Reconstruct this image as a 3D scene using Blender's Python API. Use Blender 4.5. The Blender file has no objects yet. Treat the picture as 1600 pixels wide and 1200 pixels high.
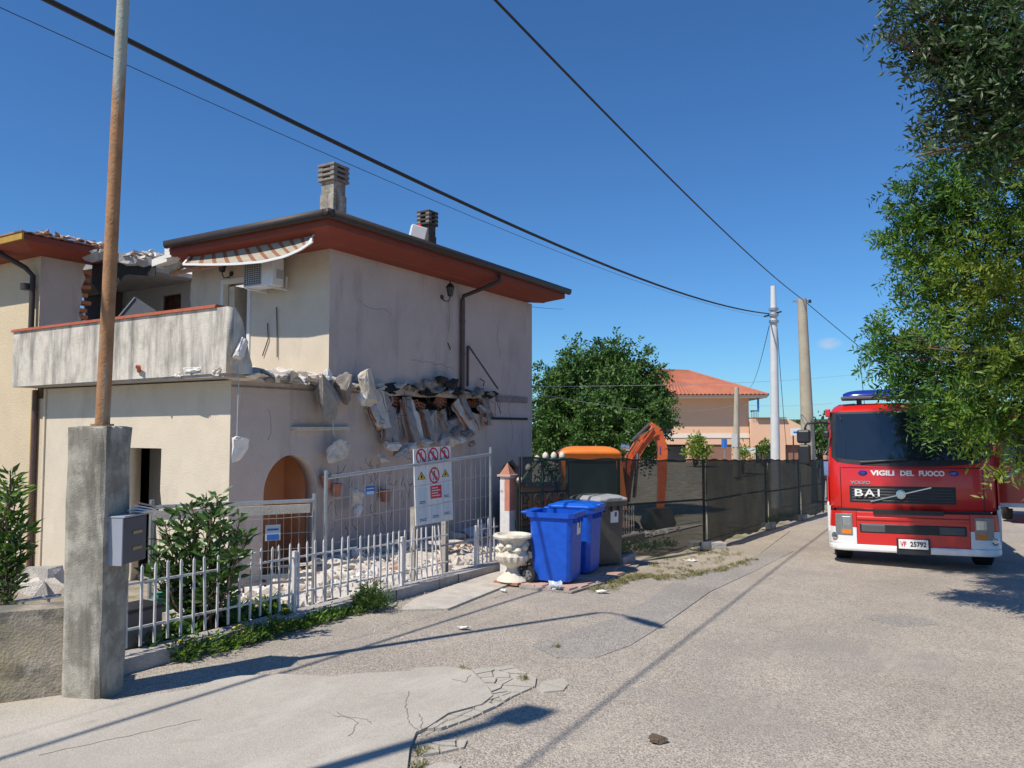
import bpy, bmesh, math, random
import numpy as np
from mathutils import Vector, Matrix, Euler
random.seed(7); rng = np.random.default_rng(7)
R = math.radians
scene = bpy.context.scene
C = scene.collection

# ---------------------------------------------------------------- camera
EYE, FPX, PITCH, YAW = 1.65, 1202.0, R(3.19), R(31.2)
cam_d = bpy.data.cameras.new('camera'); cam = bpy.data.objects.new('camera', cam_d); C.objects.link(cam)
cam.location = (0, 0, EYE); cam.rotation_euler = (R(90) + PITCH, 0, YAW)
cam_d.sensor_width = 36; cam_d.lens = FPX / 1600 * 36; cam_d.clip_start = .05; cam_d.clip_end = 3000
scene.camera = cam
# ---------------------------------------------------------------- sky and sun
SUN_EL, SUN_AZ = R(54), (-.28, -.96)      # horizontal direction towards the sun
w = bpy.data.worlds.new('World'); scene.world = w; w.use_nodes = True
nt = w.node_tree; nt.nodes.clear()
wo = nt.nodes.new('ShaderNodeOutputWorld'); bg = nt.nodes.new('ShaderNodeBackground')
sky = nt.nodes.new('ShaderNodeTexSky'); sky.sky_type = 'NISHITA'; sky.sun_disc = False
sky.sun_elevation = SUN_EL; sky.sun_rotation = math.atan2(SUN_AZ[0], SUN_AZ[1])
sky.air_density = 1.0; sky.dust_density = .1; sky.ozone_density = 3.0
bg.inputs['Strength'].default_value = .085
hs = nt.nodes.new('ShaderNodeMix'); hs.data_type = 'RGBA'; hs.blend_type = 'MULTIPLY'; hs.inputs['Factor'].default_value = 1; hs.inputs[7].default_value = (.50, .90, 1.30, 1)   # the camera's cool white balance
nt.links.new(sky.outputs[0], hs.inputs[6])
# a few small fair-weather clouds low in the sky
wtc = nt.nodes.new('ShaderNodeTexCoord'); wn = nt.nodes.new('ShaderNodeTexNoise'); wn.inputs['Scale'].default_value = 16; wn.inputs['Detail'].default_value = 7
wmp = nt.nodes.new('ShaderNodeMapping'); wmp.inputs['Scale'].default_value = (1, 1, 2.2); nt.links.new(wtc.outputs['Generated'], wmp.inputs['Vector']); nt.links.new(wmp.outputs[0], wn.inputs['Vector'])
cl_out = None
for cx, cy, cz, size in ((-.083, .986, .12, .022), (-.40, .913, .082, .010), (-.15, .985, .10, .010), (.35, .93, .16, .03)):
    dv = nt.nodes.new('ShaderNodeVectorMath'); dv.operation = 'DISTANCE'; nv = nt.nodes.new('ShaderNodeVectorMath'); nv.operation = 'NORMALIZE'
    nt.links.new(wtc.outputs['Generated'], nv.inputs[0]); mp2 = nt.nodes.new('ShaderNodeMapping'); mp2.inputs['Scale'].default_value = (1, 1, 2.0); nt.links.new(nv.outputs[0], mp2.inputs['Vector'])
    c_ = Vector((cx, cy, cz)).normalized(); dv.inputs[1].default_value = (c_.x, c_.y, c_.z * 2.0); nt.links.new(mp2.outputs[0], dv.inputs[0])
    mr = nt.nodes.new('ShaderNodeMapRange'); mr.inputs['From Min'].default_value = size * 1.6; mr.inputs['From Max'].default_value = size * .2; nt.links.new(dv.outputs['Value'], mr.inputs['Value'])
    if cl_out is None: cl_out = mr.outputs[0]
    else:
        ad = nt.nodes.new('ShaderNodeMath'); ad.operation = 'MAXIMUM'; nt.links.new(cl_out, ad.inputs[0]); nt.links.new(mr.outputs[0], ad.inputs[1]); cl_out = ad.outputs[0]
wml = nt.nodes.new('ShaderNodeMapRange'); wml.inputs['From Min'].default_value = .42; wml.inputs['From Max'].default_value = .66; nt.links.new(wn.outputs['Fac'], wml.inputs['Value'])
wmm = nt.nodes.new('ShaderNodeMath'); wmm.operation = 'MULTIPLY'; nt.links.new(cl_out, wmm.inputs[0]); nt.links.new(wml.outputs[0], wmm.inputs[1])
wmx = nt.nodes.new('ShaderNodeMix'); wmx.data_type = 'RGBA'; nt.links.new(wmm.outputs[0], wmx.inputs['Factor']); nt.links.new(hs.outputs[2], wmx.inputs[6]); wmx.inputs[7].default_value = (7.5, 7.2, 7.4, 1)
nt.links.new(wmx.outputs[2], bg.inputs['Color']); nt.links.new(bg.outputs[0], wo.inputs['Surface'])
sl = bpy.data.lights.new('sun', 'SUN'); sl.energy = 4.6; sl.angle = R(.55); sl.color = (1, .93, .82)
so = bpy.data.objects.new('sun', sl); C.objects.link(so)
sd = Vector((SUN_AZ[0], SUN_AZ[1], 0)).normalized() * math.cos(SUN_EL) + Vector((0, 0, math.sin(SUN_EL)))
so.rotation_euler = sd.to_track_quat('Z', 'Y').to_euler(); so.location = (-3, -6, 20)
vs = scene.view_settings; vs.view_transform = 'Standard'; vs.look = 'None'; vs.exposure = .16; vs.gamma = 1; vs.use_curve_mapping = False
scene.cycles.max_bounces = 8; scene.cycles.transparent_max_bounces = 16

# ---------------------------------------------------------------- surveying helper: a sight line from the eye to a known plane
_fw = Vector((-math.sin(YAW) * math.cos(PITCH), math.cos(YAW) * math.cos(PITCH), math.sin(PITCH)))
_rt = Vector((math.cos(YAW), math.sin(YAW), 0)); _up = _rt.cross(_fw); EYEP = Vector((0, 0, EYE))
SLOPE = .036
def at(px, py, D=None, X=None, Y=None, Z=None, G=None):
    d = _fw + _rt * ((px - 800) / FPX) - _up * ((py - 600) / FPX)
    if D is not None: t = D
    elif X is not None: t = X / d.x
    elif Y is not None: t = Y / d.y
    elif Z is not None: t = (Z - EYE) / d.z
    else: t = -(EYE - (G or 0)) / (d.z + SLOPE * d.y)
    return EYEP + d * t
def smooth(t): t = max(0., min(1., t)); return t * t * (3 - 2 * t)
def rz(y): return -SLOPE * max(-25., min(42., y))
def gz(x, y):
    z = rz(y)
    if x < -5.5: z -= .06 + .85 * smooth((-5.6 - x) / 4.4) * smooth((60 - y) / 25)
    return z

# ---------------------------------------------------------------- materials
def lin(h):
    h = h.lstrip('#'); c = [int(h[i:i + 2], 16) / 255 for i in (0, 2, 4)]
    return tuple((v / 12.92 if v <= .04045 else ((v + .055) / 1.055) ** 2.4) for v in c)
MATS = {}
def pm(name, col, rough=.8, var=.12, scale=4., bump=0., bscale=60., metal=0., alpha=1., trans=0., coat=0., col2=None, lo=.4, hi=.6,
       stain=None, sscale=(3, 3, .5), slo=.5, shi=.7, spec=.5, tl=0.):
    """procedural material: base colour broken up by noise, an optional second colour in patches, stains, fine relief"""
    m = bpy.data.materials.new(name); MATS[name] = m; m.use_nodes = True
    n = m.node_tree.nodes; L = m.node_tree.links; b = n['Principled BSDF']
    col = lin(col) if isinstance(col, str) else col
    tc = n.new('ShaderNodeTexCoord')
    nz = n.new('ShaderNodeTexNoise'); nz.inputs['Scale'].default_value = scale; nz.inputs['Detail'].default_value = 8; nz.inputs['Roughness'].default_value = .62
    L.new(tc.outputs['Object'], nz.inputs['Vector'])
    rp = n.new('ShaderNodeValToRGB'); L.new(nz.outputs['Fac'], rp.inputs['Fac'])
    e = rp.color_ramp.elements
    e[0].position = .3; e[1].position = .7
    e[0].color = (*[c * (1 - var) for c in col], 1); e[1].color = (*[min(1, c * (1 + var)) for c in col], 1)
    out = rp.outputs['Color']
    def layer(out, c2, sc, lo, hi, vec_scale=None, fac=1.):
        c2 = lin(c2) if isinstance(c2, str) else c2
        k = n.new('ShaderNodeTexNoise'); k.inputs['Scale'].default_value = sc; k.inputs['Detail'].default_value = 6; k.inputs['Roughness'].default_value = .65
        if vec_scale:
            mp = n.new('ShaderNodeMapping'); mp.inputs['Scale'].default_value = vec_scale; mp.inputs['Location'].default_value = (3.1, 7.7, 1.3)
            L.new(tc.outputs['Object'], mp.inputs['Vector']); L.new(mp.outputs['Vector'], k.inputs['Vector'])
        else: L.new(tc.outputs['Object'], k.inputs['Vector'])
        r2 = n.new('ShaderNodeMapRange'); r2.inputs['From Min'].default_value = lo; r2.inputs['From Max'].default_value = hi; r2.inputs['To Max'].default_value = fac
        L.new(k.outputs['Fac'], r2.inputs['Value'])
        mx = n.new('ShaderNodeMix'); mx.data_type = 'RGBA'
        L.new(r2.outputs[0], mx.inputs['Factor']); L.new(out, mx.inputs[6]); mx.inputs[7].default_value = (*c2, 1)
        return mx.outputs[2]
    if col2: out = layer(out, col2, scale * .6, lo, hi)
    if stain: out = layer(out, stain, 1., slo, shi, sscale, .85)
    L.new(out, b.inputs['Base Color'])
    b.inputs['Roughness'].default_value = rough; b.inputs['Metallic'].default_value = metal
    b.inputs['Alpha'].default_value = alpha; b.inputs['Transmission Weight'].default_value = trans
    b.inputs['Coat Weight'].default_value = coat; b.inputs['Coat Roughness'].default_value = .04
    b.inputs['Specular IOR Level'].default_value = spec
    if bump:
        bn = n.new('ShaderNodeTexNoise'); bn.inputs['Scale'].default_value = bscale; bn.inputs['Detail'].default_value = 5
        L.new(tc.outputs['Object'], bn.inputs['Vector'])
        bp = n.new('ShaderNodeBump'); bp.inputs['Strength'].default_value = bump; bp.inputs['Distance'].default_value = .02
        L.new(bn.outputs['Fac'], bp.inputs['Height']); L.new(bp.outputs['Normal'], b.inputs['Normal'])
    if tl:      # thin leaves let light through
        ou = n['Material Output']; td = n.new('ShaderNodeBsdfTranslucent'); L.new(out, td.inputs['Color'])
        mxs = n.new('ShaderNodeMixShader'); mxs.inputs[0].default_value = tl
        L.new(b.outputs[0], mxs.inputs[1]); L.new(td.outputs[0], mxs.inputs[2]); L.new(mxs.outputs[0], ou.inputs['Surface'])
    return m
M = MATS
pm('soil', (.30, .255, .20), .95, .25, 3, .6, 30, col2=(.17, .17, .075), lo=.5, hi=.62)
pm('yard_dust', (.50, .44, .37), .95, .2, 5, .7, 40)
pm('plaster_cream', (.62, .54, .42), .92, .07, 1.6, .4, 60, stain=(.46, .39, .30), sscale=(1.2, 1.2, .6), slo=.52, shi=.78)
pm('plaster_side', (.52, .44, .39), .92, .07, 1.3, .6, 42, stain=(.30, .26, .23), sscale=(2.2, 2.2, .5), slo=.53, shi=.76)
pm('plaster_yellow', (.60, .49, .33), .92, .07, 1.5, .7, 42)
pm('plaster_white', (.72, .70, .66), .9, .05, 2, .2, 60)
pm('parapet', (.60, .55, .47), .92, .12, 6, .6, 45, col2=(.46, .42, .35), lo=.5, hi=.66, stain=(.15, .14, .125), sscale=(3.6, 3.6, .6), slo=.46, shi=.68)
pm('concrete_old', (.40, .37, .305), .95, .25, 9, .45, 130, col2=(.25, .23, .185), lo=.46, hi=.6, stain=(.11, .10, .075), sscale=(6, 6, .7), slo=.5, shi=.66)
pm('concrete_wall', (.40, .345, .26), .95, .25, 5, .4, 60, col2=(.17, .15, .12), lo=.47, hi=.6, stain=(.45, .38, .2), sscale=(1.2, 1.2, 2.2), slo=.52, shi=.7)
pm('concrete_pale', (.52, .47, .40), .95, .14, 5, .6, 50, col2=(.42, .385, .34), lo=.5, hi=.62)
pm('concrete_grey', (.40, .375, .35), .95, .2, 5, .8, 40)
pm('rubble', (.60, .545, .475), .95, .18, 7, .7, 50)
pm('rubble_white', (.72, .69, .65), .95, .1, 6, .5, 40)
pm('chimney_shade_dark', (.06, .055, .05), .95, .3, 8, .5, 40)  # shaded faces of the far chimney, put into a near-black colour
pm('rubble_dark', (.24, .215, .19), .95, .3, 6, .8, 40)
pm('brick', (.44, .17, .085), .92, .2, 9, .5, 60)
pm('brick_dusty', (.46, .24, .15), .95, .25, 8, .6, 60, col2=(.5, .42, .36), lo=.5, hi=.65)
pm('mortar', (.30, .27, .24), .95, .2, 7, .7, 50)
pm('soffit_red', (.22, .045, .026), .75, .08, 2, .1, 30)
pm('gutter', (.04, .028, .024), .6, .2, 6)
pm('pipe_brown', (.10, .058, .05), .5, .2, 5)
pm('pipe_ochre', (.42, .25, .035), .6, .2, 5)
pm('roof_tile', (.34, .18, .12), .9, .25, 5, .4, 40, col2=(.12, .09, .075), lo=.48, hi=.6)
pm('roof_far', (.42, .145, .085), .9, .2, .7)
pm('coping', (.42, .115, .06), .8, .15, 9, .3, 60)
pm('tar', (.025, .023, .022), .9, .3, 6, .5, 20)
pm('room_shade_dark', (.16, .13, .11), .95, .1, 2)  # brown wall colour with the shade of roofed-over rooms painted in
pm('room_orange', (.60, .26, .12), .9, .06, 1.5, .2, 50)
pm('steel_galv', (.42, .43, .43), .42, .12, 14, metal=.7)
pm('steel_dark', (.06, .06, .06), .5, .2, 8, metal=.4)
pm('rust_pole', (.36, .185, .085), .8, .25, 9, .3, 50, stain=(.36, .43, .38), sscale=(6, 6, .8), slo=.50, shi=.62)
pm('white_paint', (.66, .63, .60), .6, .12, 14, .15, 80, stain=(.36, .20, .11), sscale=(14, 14, 9), slo=.60, shi=.70)
pm('wood_grey', (.36, .32, .27), .9, .2, 9, .4, 60)
pm('wood_plank', (.55, .49, .40), .85, .15, 8, .3, 60)
pm('iron_black', (.015, .015, .015), .5, .2, 9)
pm('iron_green', (.13, .19, .12), .55, .2, 9)
pm('white_plastic', (.78, .78, .76), .4, .04, 6)
pm('ac_grille', (.45, .45, .44), .5, .05, 6)
pm('grey_plastic', (.09, .09, .095), .5, .12, 9)
pm('mail_grey', (.075, .08, .09), .4, .1, 6); pm('mail_light', (.33, .35, .40), .4, .05, 6); pm('brass', (.40, .30, .13), .4, .1, 9, metal=.6)
pm('bin_blue', (.005, .085, .52), .45, .18, 11, .06, 90)
pm('bin_blue_lid', (.008, .11, .58), .35, .07, 8, .06, 90)
pm('bin_grey', (.10, .085, .07), .5, .2, 9); pm('bin_lid_grey', (.36, .36, .36), .45, .08, 6)
pm('rubber', (.018, .018, .019), .85, .2, 12, .2, 60); pm('hub_grey', (.17, .17, .17), .5, .1, 8)
pm('sticker', (.74, .74, .74), .5, .05, 30)
pm('stone_urn', (.66, .60, .49), .9, .1, 8, .45, 50, stain=(.36, .33, .27), sscale=(6, 6, 4), slo=.56, shi=.7)
pm('terracotta', (.40, .17, .11), .85, .15, 9, .3, 60); pm('terracotta_pale', (.50, .33, .26), .88, .15, 6, .3, 60)
pm('pink_house', (.76, .47, .31), .9, .04, .6); pm('pink_white', (.78, .70, .60), .9, .03, .6)
pm('window_dark', (.03, .03, .033), .15, .1, 3); pm('shutter', (.25, .13, .09), .7, .1, 3)
pm('exc_orange', (.74, .20, .025), .45, .1, 4, .05, 30); pm('exc_boom', (.62, .12, .035), .5, .18, 4, .1, 40)
pm('exc_glass', (.045, .055, .055), .12, .1, 2)
pm('truck_red', (.62, .020, .015), .28, .03, 3, coat=.6); pm('truck_white', (.80, .80, .79), .35, .04, 4, coat=.3)
pm('truck_black', (.02, .02, .022), .45, .2, 8); pm('truck_glass', (.012, .016, .02), .04, .05, 2, coat=1.)
pm('lamp_glass', (.20, .21, .21), .08, .12, 18, coat=1.); pm('amber', (.75, .22, .02), .25, .1, 20)
pm('blue_lamp', (.01, .03, .26), .15, .15, 8, coat=1.); pm('chrome', (.62, .62, .60), .2, .05, 6, metal=.95)
pm('letter_white', (.80, .80, .78), .5, .02, 6); pm('sign_white', (.74, .74, .73), .5, .04, 9)
pm('sign_red', (.62, .025, .035), .55, .05, 9); pm('sign_yellow', (.75, .55, .03), .55, .05, 9); pm('sign_blue', (.03, .16, .50), .5, .1, 9)
pm('sign_black', (.02, .02, .02), .6, .05, 9); pm('sign_pale', (.58, .66, .72), .5, .06, 14)
pm('awning_cream', (.36, .32, .25), .85, .15, 6); pm('awning_rust', (.23, .10, .05), .85, .15, 6)
pm('leaf_dark', (.05, .11, .024), .45, .4, 6, tl=.25); pm('leaf_mid', (.075, .155, .028), .5, .4, 3, tl=.3)
pm('leaf_bush', (.07, .135, .03), .32, .4, 7, tl=.22)
pm('leaf_bright', (.15, .26, .03), .5, .4, 2.2, tl=.4); pm('leaf_yellow', (.22, .28, .03), .5, .35, 2.2, tl=.4)
pm('leaf_olive', (.07, .10, .042), .5, .4, 4, tl=.2); pm('leaf_feather', (.085, .21, .035), .5, .35, 2.5, tl=.4)
pm('leaf_far', (.085, .18, .034), .55, .45, 1.3, tl=.25); pm('bark', (.12, .085, .055), .95, .3, 12, .8, 40)
pm('flower_yellow', (.75, .55, .03), .6, .1, 20); pm('grass_dry', (.33, .28, .12), .9, .35, 6, tl=.2); pm('grass_green', (.09, .15, .03), .8, .4, 6, tl=.3)
pm('hill', (.045, .07, .03), .95, .4, .05); pm('cable', (.012, .012, .013), .6, .1, 5); pm('cable_pale', (.45, .45, .45), .6, .1, 5)
pm('pole_white', (.66, .67, .66), .5, .06, 3); pm('pole_concrete', (.44, .385, .29), .9, .12, 3, .2, 40)
pm('cloth_navy', (.02, .028, .07), .85, .2, 12); pm('cloth_blue', (.16, .24, .42), .85, .2, 12); pm('skin', (.48, .27, .19), .6, .1, 12); pm('hair', (.03, .022, .018), .7, .2, 30)
pm('paper', (.70, .68, .64), .7, .1, 14); pm('bag_clear', (.62, .66, .70), .25, .1, 12, alpha=.75)
pm('teal_net', (.03, .22, .19), .7, .2, 10); pm('tile_red', (.5, .2, .13), .85, .15, 8, .3, 50)

def asphalt(name, a, b_, c, fac=.7, vsc=105, bst=.7):
    m = pm(name, a, .93, .13, .9, .0); n = m.node_tree.nodes; L = m.node_tree.links; b = n['Principled BSDF']
    base = b.inputs['Base Color'].links[0].from_socket; tc = [k for k in n if k.type == 'TEX_COORD'][0]
    v = n.new('ShaderNodeTexVoronoi'); v.inputs['Scale'].default_value = vsc; L.new(tc.outputs['Object'], v.inputs['Vector'])
    rr = n.new('ShaderNodeMapRange'); rr.inputs['From Min'].default_value = .1; rr.inputs['From Max'].default_value = .9
    sp = n.new('ShaderNodeSeparateColor'); L.new(v.outputs['Color'], sp.inputs['Color']); L.new(sp.outputs[0], rr.inputs['Value'])
    rp = n.new('ShaderNodeValToRGB'); L.new(rr.outputs[0], rp.inputs['Fac'])
    rp.color_ramp.elements[0].color = (.42, .42, .42, 1); rp.color_ramp.elements[1].color = (1.35, 1.33, 1.3, 1)
    mx = n.new('ShaderNodeMix'); mx.data_type = 'RGBA'; mx.blend_type = 'MULTIPLY'; mx.inputs['Factor'].default_value = fac
    L.new(base, mx.inputs[6]); L.new(rp.outputs[0], mx.inputs[7])
    out = mx.outputs[2]
    for sc, lo, hi, col, vs in ((.7, .5, .66, b_, (1, 1, 1)), (1.6, .54, .7, c, (1.6, .35, 1)), (5.5, .57, .68, b_, (1, .6, 1))):
        mp = n.new('ShaderNodeMapping'); mp.inputs['Scale'].default_value = vs; mp.inputs['Location'].default_value = (sc * 9, 2, 5); L.new(tc.outputs['Object'], mp.inputs['Vector'])
        k = n.new('ShaderNodeTexNoise'); k.inputs['Scale'].default_value = sc; k.inputs['Detail'].default_value = 9; k.inputs['Roughness'].default_value = .7; L.new(mp.outputs[0], k.inputs['Vector'])
        r2 = n.new('ShaderNodeMapRange'); r2.inputs['From Min'].default_value = lo; r2.inputs['From Max'].default_value = hi; r2.inputs['To Max'].default_value = .6; L.new(k.outputs['Fac'], r2.inputs['Value'])
        m2 = n.new('ShaderNodeMix'); m2.data_type = 'RGBA'; L.new(r2.outputs[0], m2.inputs['Factor']); L.new(out, m2.inputs[6]); m2.inputs[7].default_value = (*col, 1); out = m2.outputs[2]
    L.new(out, b.inputs['Base Color'])
    bp = n.new('ShaderNodeBump'); bp.inputs['Strength'].default_value = bst; bp.inputs['Distance'].default_value = .006
    L.new(v.outputs['Distance'], bp.inputs['Height']); bp.invert = True; L.new(bp.outputs['Normal'], b.inputs['Normal'])
    return m
asphalt('asphalt', (.405, .355, .295), (.285, .255, .225), (.47, .41, .33), .75)
asphalt('asphalt_patch', (.34, .31, .275), (.27, .25, .225), (.40, .36, .305), .75)
asphalt('gravel', (.42, .36, .28), (.27, .25, .22), (.40, .36, .29))
asphalt('slab', (.46, .42, .355), (.34, .31, .265), (.56, .52, .45), .30, 170, .25)
def net_material(name, lo, hi):
    m = pm(name, (.009, .026, .020), .85, .25, 3); n = m.node_tree.nodes; L = m.node_tree.links; b = n['Principled BSDF']
    tc = [k for k in n if k.type == 'TEX_COORD'][0]
    k = n.new('ShaderNodeTexNoise'); k.inputs['Scale'].default_value = 1.1; k.inputs['Detail'].default_value = 4; L.new(tc.outputs['Object'], k.inputs['Vector'])
    r = n.new('ShaderNodeMapRange'); r.inputs['From Min'].default_value = .3; r.inputs['From Max'].default_value = .7; r.inputs['To Min'].default_value = lo; r.inputs['To Max'].default_value = hi
    L.new(k.outputs['Fac'], r.inputs['Value']); L.new(r.outputs[0], b.inputs['Alpha'])
net_material('shade_net', .74, .83); net_material('shade_net_dense', .90, .95)

# ---------------------------------------------------------------- mesh building
class MB:
    def __init__(s): s.v = []; s.f = []; s.mi = []; s.cur = 0
    def add(s, vs, fs):
        o = len(s.v); s.v += [tuple(p) for p in vs]; s.f += [tuple(i + o for i in f) for f in fs]; s.mi += [s.cur] * len(fs); return s
    def box(s, c, d, rot=None, ax=None):
        x, y, z = d[0] / 2, d[1] / 2, d[2] / 2
        vs = [Vector((a * x, b * y, e * z)) for a in (-1, 1) for b in (-1, 1) for e in (-1, 1)]
        if rot: m = Euler(rot).to_matrix(); vs = [m @ p for p in vs]
        if ax is not None: vs = [ax @ p for p in vs]
        c = Vector(c)
        return s.add([p + c for p in vs], [(0, 1, 3, 2), (4, 6, 7, 5), (0, 4, 5, 1), (2, 3, 7, 6), (0, 2, 6, 4), (1, 5, 7, 3)])
    def bb(s, lo, hi): return s.box([(a + b) / 2 for a, b in zip(lo, hi)], [abs(b - a) for a, b in zip(lo, hi)])
    def bar(s, a, b, w, h, upv=(0, 0, 1)):
        a, b = Vector(a), Vector(b); y = (b - a); l = y.length
        if l < 1e-6: return s
        y.normalize(); x = y.cross(Vector(upv))
        if x.length < 1e-4: x = y.cross(Vector((1, 0, 0)))
        x.normalize(); z = x.cross(y)
        return s.box((a + b) / 2, (w, l, h), ax=Matrix((x, y, z)).transposed())
    def tube(s, pts, r, n=8, cap=True):
        pts = [Vector(p) for p in pts]; rs = r if isinstance(r, (list, tuple)) else [r] * len(pts)
        o = len(s.v); prev = None
        for i, p in enumerate(pts):
            t = (pts[min(i + 1, len(pts) - 1)] - pts[max(i - 1, 0)])
            if t.length < 1e-7: t = Vector((0, 0, 1))
            t.normalize()
            if prev is None:
                u = t.cross(Vector((0, 0, 1)));
                if u.length < 1e-3: u = t.cross(Vector((1, 0, 0)))
            else: u = prev - t * prev.dot(t)
            if u.length < 1e-5: u = t.orthogonal()
            u.normalize(); prev = u; v = t.cross(u)
            s.v += [tuple(p + (u * math.cos(2 * math.pi * k / n) + v * math.sin(2 * math.pi * k / n)) * rs[i]) for k in range(n)]
        nf = 0
        for i in range(len(pts) - 1):
            for k in range(n):
                s.f.append((o + i * n + k, o + i * n + (k + 1) % n, o + (i + 1) * n + (k + 1) % n, o + (i + 1) * n + k)); nf += 1
        if cap:
            s.f.append(tuple(o + k for k in range(n))[::-1]); s.f.append(tuple(o + (len(pts) - 1) * n + k for k in range(n))); nf += 2
        s.mi += [s.cur] * nf
        return s
    def lathe(s, prof, c=(0, 0, 0), n=24, lobes=0, amp=0.):
        o = len(s.v); c = Vector(c)
        for r, z, *q in prof:
            a = q[0] if q else 0
            s.v += [tuple(c + Vector((r * (1 + a * math.cos(lobes * 2 * math.pi * k / n)) * math.cos(2 * math.pi * k / n), r * (1 + a * math.cos(lobes * 2 * math.pi * k / n)) * math.sin(2 * math.pi * k / n), z))) for k in range(n)]
        nf = 0
        for i in range(len(prof) - 1):
            for k in range(n): s.f.append((o + i * n + k, o + i * n + (k + 1) % n, o + (i + 1) * n + (k + 1) % n, o + (i + 1) * n + k)); nf += 1
        s.f.append(tuple(o + k for k in range(n))[::-1]); s.f.append(tuple(o + (len(prof) - 1) * n + k for k in range(n))); s.mi += [s.cur] * (nf + 2)
        return s
    def prism(s, poly, z0, z1, f=None):
        """polygon (u,v) extruded along w; f maps (u,v,w) to a point"""
        f = f or (lambda u, v, w: (u, v, w)); n = len(poly)
        vs = [f(u, v, z0) for u, v in poly] + [f(u, v, z1) for u, v in poly]
        return s.add(vs, [tuple(range(n))[::-1], tuple(range(n, 2 * n))] + [(i, (i + 1) % n, n + (i + 1) % n, n + i) for i in range(n)])
    def grid(s, fn, us, vs_):
        o = len(s.v); nu, nv = len(us), len(vs_)
        s.v += [tuple(fn(u, v)) for u in us for v in vs_]
        for i in range(nu - 1):
            for j in range(nv - 1): s.f.append((o + i * nv + j, o + (i + 1) * nv + j, o + (i + 1) * nv + j + 1, o + i * nv + j + 1)); s.mi.append(s.cur)
        return s
    def mesh(s, name, mats, sm=False):
        me = bpy.data.meshes.new(name); me.from_pydata(s.v, [], s.f)
        for m in (mats if isinstance(mats, (list, tuple)) else [mats]): me.materials.append(M[m] if isinstance(m, str) else m)
        if any(s.mi): me.polygons.foreach_set('material_index', s.mi)
        bm = bmesh.new(); bm.from_mesh(me); bmesh.ops.recalc_face_normals(bm, faces=bm.faces); bm.to_mesh(me); bm.free()
        if sm:
            me.polygons.foreach_set('use_smooth', [True] * len(me.polygons))
            if sm != 'all': me.set_sharp_from_angle(angle=R(38))
        return me
    def build(s, name, mats, parent=None, sm=False, bevel=0, local=False, kind=None, label=None):
        return link(s.mesh(name, mats, sm), name, parent, bevel, local, kind, label)
def wm(o): return (wm(o.parent) @ o.matrix_parent_inverse if o.parent else Matrix()) @ o.matrix_basis
def link(me, name, parent=None, bevel=0, local=False, kind=None, label=None):
    o = bpy.data.objects.new(name, me); C.objects.link(o)
    if parent:
        o.parent = parent
        if not local: o.matrix_parent_inverse = wm(parent).inverted()
    if bevel:
        b = o.modifiers.new('bevel', 'BEVEL'); b.width = bevel; b.segments = 2; b.limit_method = 'ANGLE'; b.angle_limit = R(40)
    if kind: o['kind'] = kind
    if label: o['label'] = label
    return o
def thing(name, label, cat, loc=(0, 0, 0), rot=0, group=None):
    o = bpy.data.objects.new(name, None); C.objects.link(o); o.location = loc
    o.rotation_euler = rot if isinstance(rot, tuple) else (0, 0, rot); o.empty_display_size = .1
    return tag(o, label, cat, group)
def tag(o, label, cat, group=None):
    o['label'] = label; o['category'] = cat
    if group: o['group'] = group
    return o
def dup(o, parent=None):
    c = o.copy(); C.objects.link(c)
    if parent: c.parent = parent
    for ch in o.children: dup(ch, c)
    return c
def curve_plate(name, outline, holes, thick, fn, mats):
    """flat plate with holes; outline/holes are (u,v) lists; fn maps (u,v,w) to a world point, w = 0..thick"""
    cu = bpy.data.curves.new(name, 'CURVE'); cu.dimensions = '2D'; cu.fill_mode = 'BOTH'; cu.extrude = thick / 2
    for poly in [outline] + holes:
        sp = cu.splines.new('POLY'); sp.points.add(len(poly) - 1); sp.use_cyclic_u = True
        for p, (u, v) in zip(sp.points, poly): p.co = (u, v, 0, 1)
    ob = bpy.data.objects.new(name, cu); me = bpy.data.meshes.new_from_object(ob); bpy.data.objects.remove(ob); bpy.data.curves.remove(cu)
    for v in me.vertices: v.co = fn(v.co.x, v.co.y, v.co.z + thick / 2)
    me.materials.clear(); me.materials.append(M[mats])
    bm = bmesh.new(); bm.from_mesh(me); bmesh.ops.remove_doubles(bm, verts=bm.verts, dist=1e-5); bmesh.ops.recalc_face_normals(bm, faces=bm.faces); bm.to_mesh(me); bm.free()
    me.name = name
    return me
def ragged(a, b, n, amp, r=None):
    """points from a to b (exclusive of b) with jitter, for broken edges"""
    r = r or random; out = []
    for i in range(n):
        t = i / n; k = 0 if i == 0 else 1
        out.append((a[0] + (b[0] - a[0]) * t + k * r.uniform(-amp, amp), a[1] + (b[1] - a[1]) * t + k * r.uniform(-amp, amp)))
    return out
def chunk_mesh(name, mat, seed, dims=(1, 1, 1), n=16, boxy=.5):
    r = random.Random(seed); bm = bmesh.new()
    for i in range(n):
        p = Vector((r.gauss(0, 1), r.gauss(0, 1), r.gauss(0, 1))).normalized()
        k = max(abs(p.x), abs(p.y), abs(p.z)); p = p * ((1 - boxy) + boxy / k) * r.uniform(.75, 1.05)
        bm.verts.new((p.x * dims[0] / 2, p.y * dims[1] / 2, p.z * dims[2] / 2))
    g = bmesh.ops.convex_hull(bm, input=bm.verts)
    bmesh.ops.delete(bm, geom=[v for v in g['geom_interior'] if isinstance(v, bmesh.types.BMVert)], context='VERTS')
    me = bpy.data.meshes.new(name); bm.to_mesh(me); bm.free(); me.materials.append(M[mat]); return me
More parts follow.
